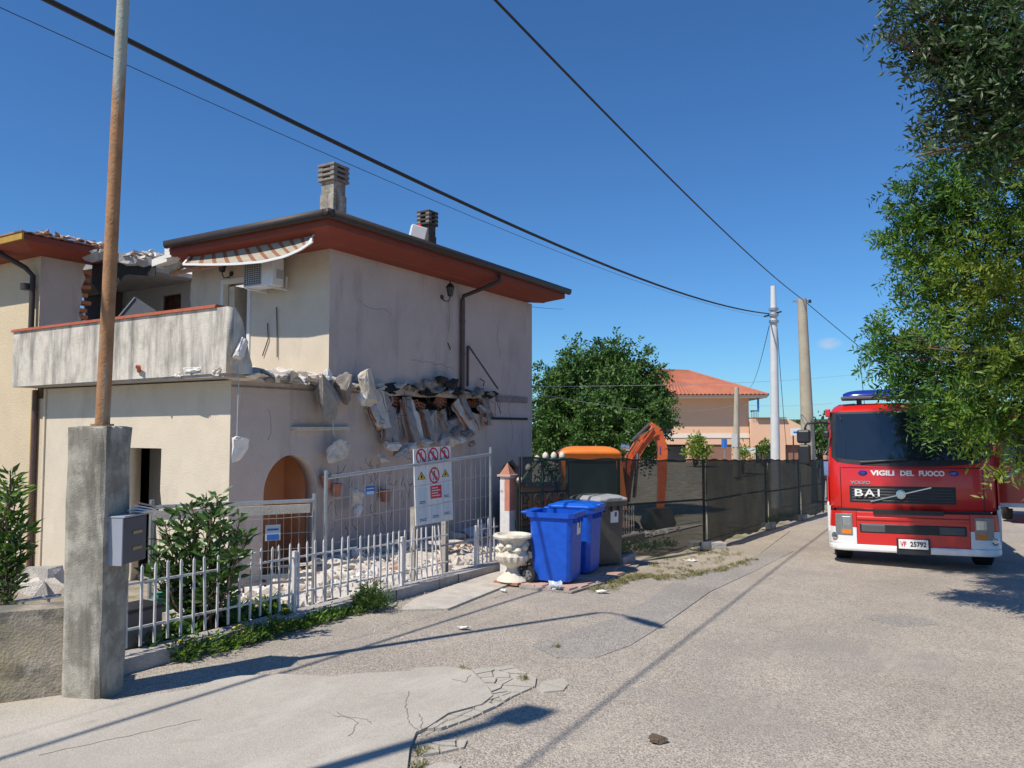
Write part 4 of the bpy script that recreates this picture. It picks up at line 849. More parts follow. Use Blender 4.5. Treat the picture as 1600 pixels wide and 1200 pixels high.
for (u0, u1, v0, v1) in ((.06, .32, .52, .74), (.72, .96, .50, .70), (.06, .33, .77, .97), (.40, .66, .76, .95), (.72, .97, .74, .93)):
    spoly('text_panel', [(u0, v0), (u1, v0), (u1, v1), (u0, v1)], 'sign_pale', .0125)
    for k in range(2): spoly('text_line', [(u0 + .04, v1 - .05 + k * .02), (u1 - .06, v1 - .05 + k * .02), (u1 - .06, v1 - .042 + k * .02), (u0 + .04, v1 - .042 + k * .02)], 'sign_black', .0145)
for u in (.36, .70): spoly('text_line', [(u, .0), (u + .012, .0), (u + .012, .2), (u, .2)], 'sign_black', .0125)
for k, (px, pb) in enumerate(((651, 925), (699, 906))):
    a = on2(px, 812) - nrm * .04; MB().bb((a.x - .035, a.y - .035, gz(a.x, a.y) - .2), (a.x + .035, a.y + .035, a.z + .15)).build('post', 'wood_grey', sb)

# ---------------------------------------------------------------- urn, gate pillar, gate
u0 = at(803, 915); urn = thing('garden_urn', 'pale stone garden urn with fluted bowl beside the blue bin', 'urn', (u0.x - .05, u0.y + .05, rz(u0.y) + .028))
MB().prism([(-.17, -.17), (.17, -.17), (.17, .17), (-.17, .17)], 0, .03).build('plinth', 'terracotta', urn, local=True)
MB().lathe([(.20, .03), (.19, .05), (.10, .12), (.075, .15), (.07, .18), (.085, .2)], (0, 0, 0), 28).build('foot', 'stone_urn', urn, sm=True, local=True)
MB().lathe([(.085, .2, .0), (.15, .23, .05), (.20, .29, .06), (.205, .335, .05), (.185, .36, .0), (.165, .40, 0), (.16, .47, 0), (.18, .53, 0)], (0, 0, 0), 64, 16).build('bowl', 'stone_urn', urn, sm=True, local=True)
MB().lathe([(.19, .53), (.235, .545), (.245, .57), (.235, .59), (.19, .595), (.17, .56)], (0, 0, 0), 32).build('rim', 'stone_urn', urn, sm=True, local=True)
for k in range(10):
    a = 2 * math.pi * k / 10; mb = MB(); mb.lathe([(.01, -.045), (.035, -.025), (.045, 0), (.035, .025), (.01, .045)], (0, 0, 0), 10); o = mb.build('fruit_relief', 'stone_urn', urn, sm=True, local=True); o.location = (.175 * math.cos(a), .175 * math.sin(a), .44 + .03 * math.sin(3 * a))
for k in range(5):
    a = math.pi * 2 * k / 5; MB().tube([(.175 * math.cos(a + .25 * j), .175 * math.sin(a + .25 * j), .45 - .06 * math.sin(math.pi * j / 4)) for j in range(5)], .014, 6).build('swag', 'stone_urn', urn, sm=True, local=True)
gp = at(793, 870, D=10.35); zt_ = at(793, 745, D=10.35).z; gp0 = gz(-5.4, gp.y)
gpil = thing('gate_pillar', 'slim white and brick-red gate pillar with pyramid cap', 'pillar', (gp.x, gp.y, gp0))
MB().bb((gp.x - .075, gp.y - .075, gp0 - .1), (gp.x + .075, gp.y + .075, zt_)).build('shaft', 'white_paint', gpil, bevel=.006)
MB().bb((gp.x + .0, gp.y - .078, zt_ - .45), (gp.x + .078, gp.y + .078, zt_ - .02)).build('brick_facing', 'tile_red', gpil)
MB().bb((gp.x - .105, gp.y - .105, zt_), (gp.x + .105, gp.y + .105, zt_ + .03)).build('cap_slab', 'terracotta_pale', gpil, bevel=.006)
MB().add([(gp.x + a * .08, gp.y + b * .08, zt_ + .031) for a, b in ((-1, -1), (1, -1), (1, 1), (-1, 1))] + [(gp.x, gp.y, zt_ + .19)], [(0, 1, 4), (1, 2, 4), (2, 3, 4), (3, 0, 4), (0, 1, 2, 3)]).build('pyramid_cap', 'terracotta', gpil)
g0, g1 = at(808, 800, D=10.5), at(886, 800, D=11.0); g0.z = g1.z = 0; gzb = rz(gp.y) - .02
gate = thing('iron_gate', 'ornate green wrought-iron gate with scrolls behind the net', 'gate', (g0.x, g0.y, gzb))
def GP(u, v): p = g0.lerp(g1, u); p.z = gzb + v; return p
HT = lambda u: 1.15 + .38 * math.sin(math.pi / 2 * min(1, u / .55))
MB().tube([GP(i / 14, HT(i / 14)) for i in range(15)], .02, 8).build('top_rail', 'iron_green', gate, sm=True)
for v in (.08, .62, 1.08): MB().bar(GP(0, v), GP(1, v), .02, .03).build('rail', 'iron_green', gate)
for u in (0, .5, 1): MB().bar(GP(u, 0), GP(u, HT(u)), .03, .03, (1, 0, 0)).build('stile', 'iron_green', gate)
for i in range(1, 10):
    if i != 5: MB().tube([GP(i / 10, .08), GP(i / 10, 1.08)], .007, 6).build('bar', 'iron_green', gate)
def scroll(u, v, s_, flip):
    pts = [GP(u + flip * s_ * .8 * (1 - k / 22) * math.cos(k * .42), v + s_ * (1 - k / 22) * math.sin(k * .42)) for k in range(20)]
    MB().tube([p + nrm * .02 for p in pts], .011, 6).build('scroll', 'iron_green', gate, sm=True)
for u in (.14, .36, .64, .86):
    for v, s_ in ((.28, .12), (.48, .10), (.78, .13), (.98, .09), (1.22, .1)): scroll(u, v, s_, 1 if u < .5 else -1)
for i in range(6): 
    u = .05 + i * .17; MB().lathe([(.005, 0), (.04, .03), (.045, .06), (.03, .09), (.004, .11)], GP(u, HT(u)), 10).build('finial', 'stone_urn', gate, sm=True)

# ---------------------------------------------------------------- wheelie bins
def make_bin(label, loc, rot, body, lid, open_, s=1.):
    t = thing('wheelie_bin', label, 'bin', loc, rot, 'wheelie bins by the gate')
    wb, db, wt, dt, h = .45, .48, .53, .60, .86
    mb = MB(); ring_ = lambda w_, d_, z, r=.05: [(sx * (w_ / 2) - sx * (r if k else 0) * 1, sy * (d_ / 2) - sy * (0 if k else r), z) for sx, sy, ks in ((1, -1, (1, 0)), (1, 1, (0, 1)), (-1, 1, (1, 0)), (-1, -1, (0, 1))) for k in ks]
    lv = [(wb, db, .03), (wb + .01, db + .02, .10), (wt - .02, dt - .05, h - .08), (wt - .02, dt - .05, h)]
    o = 0; vs = [p for l in lv for p in ring_(*l)]; mb.add(vs, [(i * 8 + k, i * 8 + (k + 1) % 8, (i + 1) * 8 + (k + 1) % 8, (i + 1) * 8 + k) for i in range(3) for k in range(8)] + [tuple(range(8))])
    o = mb.build('body', body, t, bevel=.012, local=True); 
    sm_ = o.modifiers.new('thick', 'SOLIDIFY'); sm_.thickness = .008
    mb = MB(); a = ring_(wt - .02, dt - .05, h - .055); b = ring_(wt + .045, dt + .03, h - .055, .06); c = ring_(wt + .05, dt + .035, h + .005, .06); d_ = ring_(wt - .03, dt - .06, h + .005)
    mb.add(a + b + c + d_, [(i * 8 + k, i * 8 + (k + 1) % 8, (i + 1) * 8 + (k + 1) % 8, (i + 1) * 8 + k) for i in range(3) for k in range(8)]); mb.build('rim', body, t, local=True)
    for i in range(3): MB().bb((-.12 + i * .12 - .005, -dt / 2 - .012, h - .13), (-.12 + i * .12 + .005, -dt / 2 + .03, h - .057)).build('rib', body, t, local=True)
    mb = MB(); mb.bb((-wt / 2 + .03, dt / 2 + .0, h - .02), (wt / 2 - .03, dt / 2 + .09, h + .01)); mb.build('handle', body, t, bevel=.01, local=True)
    l1, l2, l3 = ring_(wt + .055, dt + .07, .0, .07), ring_(wt + .06, dt + .075, .03, .07), ring_(wt - .08, dt - .12, .065, .08)
    mb = MB(); mb.add(l1 + l2 + l3, [(i * 8 + k, i * 8 + (k + 1) % 8, (i + 1) * 8 + (k + 1) % 8, (i + 1) * 8 + k) for i in range(2) for k in range(8)] + [tuple(range(8)), tuple(range(16, 24))])
    if open_:
        mb.v = [(x, y - dt / 2 - .04, z) for x, y, z in mb.v]; o = mb.build('lid', lid, t, bevel=.01, local=True); o.location = (0, dt / 2 + .06, h + .015); o.rotation_euler = (R(-100), 0, 0)
    else:
        o = mb.build('lid', lid, t, bevel=.01, local=True); o.location = (0, 0, h + .007)
        MB().bb((-.12, -dt / 2 - .07, .03), (.12, -dt / 2 - .02, .055)).build('lid_grip', lid, o, bevel=.006, local=True)
    for sx in (-1, 1):
        m2 = MB(); m2.lathe([(.06, -.028), (.095, -.028), (.105, -.018), (.105, .018), (.095, .028), (.06, .028)], (0, 0, 0), 24); w_ = m2.build('wheel', 'rubber', t, sm=True, local=True); w_.location = (sx * (wb / 2 + .06), db / 2 + .03, .105); w_.rotation_euler = (0, R(90), 0)
        m3 = MB(); m3.lathe([(.02, -.031), (.06, -.029), (.06, .029), (.02, .031)], (0, 0, 0), 16)
        m3.build('hub', 'hub_grey', w_, local=True)
        for k in range(5): MB().box((.038 * math.cos(k * 1.257), .038 * math.sin(k * 1.257), 0), (.026, .012, .068), (0, 0, k * 1.257)).build('spoke', 'truck_black', w_, local=True)
    MB().tube([(-wb / 2 - .06, db / 2 + .03, .105), (wb / 2 + .06, db / 2 + .03, .105)], .012, 8).build('axle', 'steel_dark', t, local=True)
    t.scale = (s, s, s); return t, dt, h
def sticker(t, face, dt, h):
    pass
PADZ = .047
b1p = at(868, 918); B1, dt, h = make_bin('blue wheelie bin without lid nearest the urn', (b1p.x - .09, b1p.y + .20, rz(b1p.y + .20) + PADZ), R(98), 'bin_blue', 'bin_blue', False)
for ch in list(B1.children):
    if ch.name.startswith('lid'):
        for g_ in list(ch.children): bpy.data.objects.remove(g_)
        bpy.data.objects.remove(ch)
MB().bb((-.235, -.255, .55), (.235, .255, .556)).build('inside_floor', 'bin_blue', B1, local=True)
b2p = at(912, 905); B2, dt, h = make_bin('blue wheelie bin with closed lid behind the open blue bin', (b2p.x - .22, b2p.y + .26, rz(b2p.y + .26) + PADZ), R(96), 'bin_blue', 'bin_blue_lid', False)
b3p = at(952, 889); B3, dt, h = make_bin('dark grey wheelie bin with pale grey lid beside the net', (b3p.x - .20, b3p.y + .08, rz(b3p.y + .08) + PADZ), R(62), 'bin_grey', 'bin_lid_grey', False, 1.06)
for t in (B1, B3):
    o = MB().box((.06, -.272, .66), (.13, .004, .16), (R(2.6), 0, 0)).build('sticker', 'sticker', t, local=True); o2 = MB().box((.08, -.2765, .69), (.035, .004, .06), (R(2.6), 0, 0)).build('sticker_print', 'grey_plastic', o, local=True)
bagp = at(868, 925); o = link(rough_chunk('plastic_bag', 'bag_clear', 77, (.20, .14, .10), .018), 'plastic_bag'); o.location = (bagp.x, bagp.y, rz(bagp.y) + .08); tag(o, 'crumpled clear plastic bag at the foot of the front blue bin', 'bag')

# ---------------------------------------------------------------- shade-net fence
NP = [at(822, 895), at(970, 880), at(1105, 858), at(1201, 826), at(1252, 812), at(1289, 801)]
NP = [at(816, 895, D=10.28), at(972, 880, D=11.5)] + [Vector((p.x, p.y, 0)) for p in NP[2:]]
for p in NP: p.z = rz(p.y)
HN = 1.57
netf = thing('net_fence', 'long building-site fence covered in dark green shade net', 'fence', NP[0])
for i in range(len(NP) - 1):
    a, b = NP[i], NP[i + 1]; d = (b - a); L_ = Vector((d.x, d.y)).length; nn = Vector((d.y, -d.x, 0)).normalized(); mb = MB(); ph = i * 1.7
    def f(u, v):
        p = a.lerp(b, u); p.z = rz(p.y)
        s_ = u * L_; wv = .02 * math.sin(s_ * 5 + ph) * math.sin(math.pi * u) + .025 * math.sin(s_ * 2.1 + v * 4 + ph) * math.sin(math.pi * u) + .012 * math.sin(s_ * 13 + v * 7)
        zz = v * HN - .02 * math.sin(math.pi * u) * v + .012 * math.sin(s_ * 9 + ph) * (1 if v > .99 or v < .01 else 0) + (.05 + .04 * math.sin(s_ * 2.3 + ph)) * (1 - v)
        return p + nn * (wv * (.4 + .6 * math.sin(math.pi * v))) + Vector((0, 0, zz))
    nu = max(12, int(L_ * 7)); mb.grid(f, [k / nu for k in range(nu + 1)], [k / 12 for k in range(13)]); mb.build('net_sheet', 'shade_net' if i < 2 else 'shade_net_dense', netf, sm='all')
    mb = MB()   # folded hem along the top
    mb.tube([f(k / nu, 1) - Vector((0, 0, .01)) for k in range(nu + 1)], .014, 6); mb.build('hem', 'shade_net', netf)
    for q, nm in ((a, 'post'),) if i < len(NP) - 2 else ((a, 'post'), (b, 'post')):
        MB().tube([q - nn * .05 + Vector((0, 0, .0)), q - nn * .05 + Vector((0, 0, HN + .0))], .024 if i else .018, 8).build('post', 'iron_black', netf, sm=True)
    MB().tube([f(0, .52) - nn * .05, f(1, .52) - nn * .05], .018, 6).build('rail', 'iron_black', netf)
for k, q in enumerate(NP[1:-1]):
    MB().box((q.x, q.y - .02, q.z + .07), (.26, .62, .13), (-SLOPE, 0, R(8 * (k % 3) - 60 if k == 1 else 6))).build('foot_block', 'concrete_grey', netf, bevel=.012)

# ---------------------------------------------------------------- overhead poles and cables
wp0 = at(1211, 712, D=26); wp1 = at(1208, 447, D=26)
wp = thing('utility_pole', 'white steel utility pole with collar where the black cable ends', 'pole', (wp0.x, wp0.y, gz(wp0.x, wp0.y)))
b_ = Vector((wp0.x, wp0.y, gz(wp0.x, wp0.y) - .1)); cz = at(1206, 490, D=26).z
MB().tube([b_, Vector((wp1.x, wp1.y, cz))], [.17, .115], 16).build('shaft', 'pole_white', wp, sm=True); MB().tube([Vector((wp1.x, wp1.y, cz - .1)), wp1], [.105, .085], 16).build('top_tube', 'pole_white', wp, sm=True)
for dz in (-.32, -.1, .1): MB().tube([Vector((wp1.x, wp1.y, cz + dz)), Vector((wp1.x, wp1.y, cz + dz + .08))], .16, 14).build('collar', 'steel_galv', wp)
MB().bar(Vector((wp1.x - .3, wp1.y - .1, cz - .1)), Vector((wp1.x + .25, wp1.y + .05, cz + .05)), .05, .05).build('bracket', 'iron_black', wp)
cp0, cp1 = at(1265, 712, D=28), at(1253, 467, D=28)
cp = thing('utility_pole', 'thick tapering concrete utility pole behind the truck mirror', 'pole', (cp0.x, cp0.y, gz(cp0.x, cp0.y)))
MB().tube([Vector((cp0.x, cp0.y, -1.2)), cp1], [.27, .155], 18).build('shaft', 'pole_concrete', cp, sm=True); MB().bar(cp1 + Vector((-.3, -.1, -.08)), cp1 + Vector((.2, .1, -.08)), .07, .06).build('crossarm', 'steel_galv', cp); MB().lathe([(.06, 0), (.05, .1), (.02, .12)], cp1 + Vector((.25, .1, -.15)), 10).build('insulator', 'iron_black', cp)
sp0 = at(1150, 715, D=52); sp1 = at(1151, 605, D=52); spl = thing('utility_pole', 'slim grey concrete pole in front of the pink house', 'pole', (sp0.x, sp0.y, -1.6))
MB().tube([Vector((sp0.x, sp0.y, -1.7)), sp1], [.26, .15], 12).build('shaft', 'pole_concrete', spl, sm=True); MB().bb((sp0.x - .2, sp0.y - .3, .3), (sp0.x + .2, sp0.y - .2, 1.2)).build('meter_box', 'ac_grille', spl); 
def cable(label, a, b, sag, r, mat='cable', n=28):
    a, b = Vector(a), Vector(b); mb = MB(); mb.tube([a.lerp(b, i / n) - Vector((0, 0, sag * 4 * (i / n) * (1 - i / n))) for i in range(n + 1)], r, 6)
    return tag(mb.build('overhead_cable', mat), label, 'cable')
ca = Vector((wp1.x - .15, wp1.y, cz)); near = at(145, 0, D=5.6); far = near + (near - ca) * .35
cable('thick black overhead cable running from the upper left to the white pole', ca, far + Vector((0, 0, .55)), .75, .021)
near2 = at(90, 0, D=5.6); cable('thin overhead wire just below the thick black cable', ca - Vector((0, 0, .12)), near2 + (near2 - ca) * .35 + Vector((0, 0, .35)), .62, .0032)
n3 = at(785, 0, D=7.2); c3 = cp1 + Vector((.05, 0, -.05)); cable('black overhead cable from the top of the frame to the concrete pole', c3, n3 + (n3 - c3) * .4 + Vector((0, 0, .3)), .35, .014)
e3 = at(1385, 572, D=37); cable('black overhead cable running from the concrete pole down behind the trees', c3, e3 + (e3 - c3) * 1.2, .12, .014)
cable('pale thin wire crossing in front of the round tree and pink house', at(823, 604, X=W), at(1385, 578, D=60), .3, .008, 'cable_pale'); cable('lower pale wire from the house to the slim grey pole', at(825, 612, X=W), at(1151, 632, D=52), .5, .007, 'cable_pale')
cable('short wire leaving the far corner of the damaged house', at(823, 478, X=W), at(880, 483, D=26), .02, .006); cable('wire slanting down from the white pole toward the pink house', ca - Vector((0, 0, .4)), at(1172, 605, D=58), .4, .012)
cable('thin wire hanging beside the white pole', Vector((wp1.x + .1, wp1.y, cz - .3)), at(1229, 700, D=32), .3, .01); cable('far pale wire low over the pink garage', at(1151, 632, D=52), at(1300, 630, D=56), .15, .012, 'cable_pale')
# utility pole out of view on the left, whose shadow crosses the apron
op = thing('utility_pole', 'tall pole standing left of the camera whose shadow crosses the concrete apron', 'pole', (-3.86, -.42, 0))
MB().tube([(-3.86, -.42, -.1), (-3.86, -.42, 6.75)], [.08, .05], 14).build('shaft', 'pole_concrete', op, sm=True); MB().bb((-3.98, -.55, 6.45), (-3.74, -.38, 6.75)).build('box', 'steel_galv', op)

# ================================================================ EXCAVATOR behind the net
exl = at(920, 760, D=20); ez = gz(exl.x, exl.y)
exc = thing('excavator', 'orange tracked excavator with raised boom parked behind the dark net', 'excavator', (exl.x, exl.y, ez), YAW)
def L(mb, name, mat, par=exc, **k): return mb.build(name, mat, par, local=True, **k)
zc = 2.45
cabp = [(-.70, .75), (.72, .75), (.78, 1.2), (.62, zc - .1), (-.72, zc - .1)]
for y in (-1.0, -.05):
    mb = MB(); pr = lambda u, v, w_: (u, y + w_, v)
    for q in ([(-.78, .75), (-.62, .75), (-.62, zc - .1), (-.78, zc - .1)], [(.70, .75), (.85, 1.15), (.70, zc - .1), (.56, zc - .1), (.70, 1.15)], [(-.62, .75), (.70, .75), (.72, 1.28), (-.62, 1.28)], [(-.62, zc - .24), (.6, zc - .24), (.58, zc - .1), (-.62, zc - .1)]): mb.prism(q, 0, .06, pr)
    L(mb, 'cab_frame', 'exc_orange')
L(MB().bb((-.61, -.97, 1.28), (.70, -.965, zc - .24)), 'side_window', 'exc_glass'); L(MB().bb((-.61, .0, 1.28), (.70, .005, zc - .24)), 'side_window', 'exc_glass')
L(MB().add([(.80, -.94, 1.2), (.80, -.05, 1.2), (.66, -.05, zc - .12), (.66, -.94, zc - .12)], [(0, 1, 2, 3)]), 'windscreen', 'exc_glass')
L(MB().bb((-.77, -.94, .76), (-.74, -.05, zc - .12)), 'cab_back', 'exc_orange')
mb = MB(); mb.grid(lambda u, v: (-.84 + 1.54 * u, -1.06 + 1.1 * v, zc - .1 + .14 * (1 - (2 * u - 1) ** 6) * (1 - (2 * v - 1) ** 6)), [i / 20 for i in range(21)], [i / 12 for i in range(13)]); o = L(mb, 'cab_roof', 'exc_orange', sm=True); s_ = o.modifiers.new('thick', 'SOLIDIFY'); s_.thickness = .06; s_.offset = 1
for y in (-.9, -.2): o = L(MB().lathe([(.04, -.05), (.09, -.03), (.1, .05), (.09, .06)], (0, 0, 0), 14), 'work_lamp', 'chrome'); o.location = (.86, y, zc + .06); o.rotation_euler = (0, R(90), 0)
L(MB().bar((.9, -1.0, 1.9), (1.05, -1.15, 1.85), .02, .02), 'mirror_arm', 'iron_black'); L(MB().bb((-.96, -1.32, 1.45), (-.80, -1.26, 1.85)), 'mirror', 'exc_glass')
L(MB().bb((-2.1, -1.0, .72), (-.80, 1.0, 1.55)), 'engine_cover', 'exc_orange', bevel=.08); L(MB().bb((-2.3, -1.05, .55), (-2.0, 1.05, 1.2)), 'counterweight', 'grey_plastic', bevel=.08); L(MB().bb((-1.9, -1.0, .55), (.9, 1.0, .715)), 'turntable', 'exc_boom')
for y in (-.9, .9):
    mb = MB(); pts = [(1.45 * math.cos(a) if abs(math.cos(a)) > .0 else 0, .27 * math.sin(a)) for a in [2 * math.pi * i / 40 for i in range(40)]]
    mb.prism([(max(-1.2, min(1.2, c_ * 1.3)) + (.25 * math.copysign(1, c_) * (1 - (s__ / .27) ** 2) ** .5), .28 + s__) for c_, s__ in pts], y - .22, y + .22, lambda u, v, w_: (u, w_, v)); L(mb, 'track', 'rubber')
def boxbeam(pts, wds, name, mat, wy=.14, yc=.35):
    mb = MB()
    for (x0, z0, h0), (x1, z1, h1) in zip(pts, pts[1:]):
        d = Vector((x1 - x0, 0, z1 - z0)).normalized(); n_ = Vector((-d.z, 0, d.x))
        q = [Vector((x0, 0, z0)) + n_ * h0, Vector((x1, 0, z1)) + n_ * h1, Vector((x1, 0, z1)) - n_ * h1, Vector((x0, 0, z0)) - n_ * h0]
        mb.prism([(v.x, v.z) for v in q], yc - wy, yc + wy, lambda u, v, w_: (u, w_, v))
    return L(mb, name, mat)
boxbeam([(.95, .8, .12), (1.02, 1.5, .13), (1.10, 2.1, .15), (1.42, 2.62, .15), (1.84, 2.93, .10)], 0, 'boom', 'exc_boom')
boxbeam([(1.68, 3.12, .05), (1.88, 2.92, .10), (1.99, 2.45, .12), (1.97, 1.6, .10), (1.92, .9, .08)], 0, 'dipper', 'exc_boom', .12)
L(MB().tube([(1.0, .15, 1.3), (1.18, .15, 2.35), (1.7, .15, 3.05)], .025, 6), 'hydraulic_hose', 'exc_boom'); L(MB().tube([(.93, .1, 1.3), (1.02, .1, 2.3), (1.35, .1, 2.8), (1.75, .1, 3.02)], .02, 6), 'hydraulic_hose', 'iron_black')
L(MB().tube([(1.22, .35, 2.68), (1.68, .35, 3.12)], .06, 10), 'hydraulic_ram', 'steel_dark'); L(MB().tube([(1.20, .12, 1.2), (1.3, .12, 2.35)], .05, 10), 'hydraulic_ram', 'chrome')
L(MB().prism([(1.6, .9), (2.1, .95), (2.25, .55), (2.0, .2), (1.6, .15), (1.45, .5)], 0, .9, lambda u, v, w_: (u, w_ - .1, v)), 'bucket', 'steel_dark')
L(MB().bb((1.88, -.0 + .205, 2.35), (1.91, .225, 2.55)), 'decal', 'sign_blue'); L(MB().bb((-.4, -1.004, .95), (.2, -1.001, 1.1)), 'decal', 'sign_white'); L(MB().bb((-.62, -1.004, .98), (-.5, -1.001, 1.1)), 'decal', 'sign_yellow')

# ================================================================ PINK HOUSE
hp = at(1105, 720, D=70); HZ = -1.7
ph = thing('pink_house', 'salmon pink villa with red tiled hip roof beyond the site fence', 'house', (hp.x, hp.y, HZ), YAW - R(7))
HB = lambda mb, name, mat, par=ph, **k: mb.build(name, mat, par, local=True, **k)
x0, x1, dp = -8.5, 3.75, 9.5; zE = at(1100, 622, D=70).z - HZ; zP = at(1040, 577, D=74).z - HZ
link(curve_plate('wall', [(x0, 0), (x1, 0), (x1, zE), (x0, zE)], [[(-5.2, zE - 3.3), (-3.2, zE - 3.3), (-3.2, zE - 1.4), (-5.2, zE - 1.4)], [(-.1, .2), (2.2, .2), (2.2, 1.75), (-.1, 1.75)], [(-4.3, .1), (-1.9, .1), (-1.9, 1.75), (-4.3, 1.75)]], .3, lambda u, v, w_: Vector((u, w_, v)), 'pink_house'), 'wall', ph, local=True)
HB(MB().bb((x0, .31, 0), (x1, dp, zE)), 'wall', 'pink_house'); HB(MB().bb((-5.2, .1, zE - 3.3), (-3.2, .15, zE - 1.4)), 'window', 'window_dark'); HB(MB().bb((-.1, .12, .2), (2.2, .17, 1.75)), 'window', 'shutter'); HB(MB().bb((-4.3, .12, .1), (-1.9, .17, 1.75)), 'window', 'window_dark')
HB(MB().bb((x0 - .02, -.06, 2.35), (x1 + .02, -.01, 2.75)), 'string_course', 'pink_white')
HB(MB().bb((x0 - 1.3, -1.4, zE - .02), (x1 + 1.4, dp + 1.2, zE + .12)), 'eave', 'pink_white'); HB(MB().bb((x0 - 1.4, -1.5, zE + .121), (x1 + 1.5, dp + 1.3, zE + .25)), 'gutter', 'shutter')
ea = [(x0 - 1.35, -1.45), (x1 + 1.45, -1.45), (x1 + 1.45, dp + 1.2), (x0 - 1.35, dp + 1.2)]; pk_ = [(-4.2, 3.6), (-1.0, 5.6)]; ze = zE + .26
def slope(quad, name='roof_slope'):
    mb = MB(); n = 46
    A, B, Cc, Dd = [Vector(q) for q in quad]; nr = (B - A).cross(Dd - A).normalized(); ln = int((B - A).length / .12)
    mb.grid(lambda u, v: A.lerp(B, u).lerp(Dd.lerp(Cc, u), v) + nr * (.10 * abs(math.sin(u * ln * math.pi / 3.0)) - .05 * ((v * 14) % 1)), [i / ln for i in range(ln + 1)], [i / 42 for i in range(43)]); return HB(mb, name, 'roof_far')
P0, P1_ = (pk_[0][0], pk_[0][1], zP), (pk_[1][0], pk_[1][1], zP)
e4 = [(*p, ze) for p in ea]
slope([e4[0], e4[1], P1_, P0]); slope([e4[1], e4[2], (pk_[1][0], pk_[1][1] + .01, zP), P1_]); slope([e4[2], e4[3], P0, P1_]); slope([e4[3], e4[0], P0, (pk_[0][0], pk_[0][1] + .01, zP)])
HB(MB().tube([e4[1], P1_], .12, 8), 'ridge_tiles', 'terracotta'); HB(MB().tube([P0, P1_], .12, 8), 'ridge_tiles', 'terracotta'); HB(MB().tube([e4[0], P0], .12, 8), 'ridge_tiles', 'terracotta')
HB(MB().bb((x1 + .6, -.9, 4.7), (x1 + .75, -.75, zE)), 'balcony_post', 'sign_blue'); HB(MB().tube([(x1, -.8, 4.8), (x1 + .7, -.8, 4.8), (x1 + .7, 3, 4.8)], .04, 6), 'balcony_rail', 'steel_dark')
for i in range(5): HB(MB().tube([(x1 + .1 + .14 * i, -.8, 4.1), (x1 + .1 + .14 * i, -.8, 4.8)], .02, 4), 'baluster', 'steel_dark')
gx0, gx1 = x1 + .005, x1 + 5.3
link(curve_plate('garage_wall', [(gx0, 0), (gx1, 0), (gx1, 3.0), (gx1 - 2.0, 4.05), (gx0, 4.1)], [[(gx0 + .4, .0), (gx0 + 1.9, .0), (gx0 + 1.9, 1.7), (gx0 + .4, 1.7)], [(gx0 + 3.0, 0), (gx0 + 4.4, 0), (gx0 + 4.4, 1.75), (gx0 + 3.0, 1.75)]], .3, lambda u, v, w_: Vector((u, -.6 + w_, v)), 'pink_house'), 'garage_wall', ph, local=True)
HB(MB().bb((gx0, 3.0, 0), (gx1, 3.2, 3.0)), 'garage_wall', 'pink_house'); HB(MB().bb((gx0 + 2.9, -.2, 0), (gx0 + 4.5, -.15, 1.8)), 'garage_door', 'shutter'); HB(MB().bb((gx0 + .3, -.2, 0), (gx0 + 2.0, -.15, 1.8)), 'garage_door', 'window_dark'); HB(MB().bb((gx0 + .5, -.9, 4.11), (gx1 - 2.2, 3, 4.2)), 'garage_roof', 'shutter')
s2 = at(1252, 675, D=66); so_ = thing('shop_sign', 'small white sign board standing beyond the pink garage', 'sign', (s2.x, s2.y, gz(s2.x, s2.y)), YAW)
MB().bb((-.9, -.05, s2.z - gz(s2.x, s2.y) - .3), (.9, .05, s2.z - gz(s2.x, s2.y) + .35)).build('panel', 'sign_white', so_, local=True); MB().bb((-.7, -.056, s2.z - gz(s2.x, s2.y) - .1), (.7, -.051, s2.z - gz(s2.x, s2.y) + .05)).build('print', 'sign_blue', so_, local=True)
for x in (-.7, .7): MB().bb((x - .05, -.04, 0), (x + .05, .04, s2.z - gz(s2.x, s2.y) - .3)).build('post', 'steel_dark', so_, local=True)
s3 = at(1132, 712, D=50); t = thing('road_sign', 'narrow blue road sign seen edge-on before the pink house', 'sign', (s3.x, s3.y, gz(s3.x, s3.y)), YAW); zz = at(1132, 695, D=50).z - gz(s3.x, s3.y)
MB().box((0, 0, zz + .1), (.2, .5, .55), (0, 0, .1)).build('plate', 'sign_blue', t, local=True); MB().tube([(0, 0, 0), (0, 0, zz)], .03, 6).build('post', 'steel_galv', t, local=True)
cv = at(1170, 713, D=58); t = thing('roadside_sign', 'white horizontal panel on posts just over the net before the pink house', 'sign', (cv.x, cv.y, gz(cv.x, cv.y)), YAW); vh = at(1170, 703.5, D=58).z - gz(cv.x, cv.y)
MB().box((0, 0, vh), (1.0, .06, .34)).build('panel', 'sign_white', t, local=True); MB().box((0, -.034, vh), (.8, .004, .1)).build('print', 'sign_pale', t, local=True)
for x in (-.42, .42): MB().bb((x - .03, -.02, 0), (x + .03, .02, vh - .17)).build('post', 'steel_galv', t, local=True)

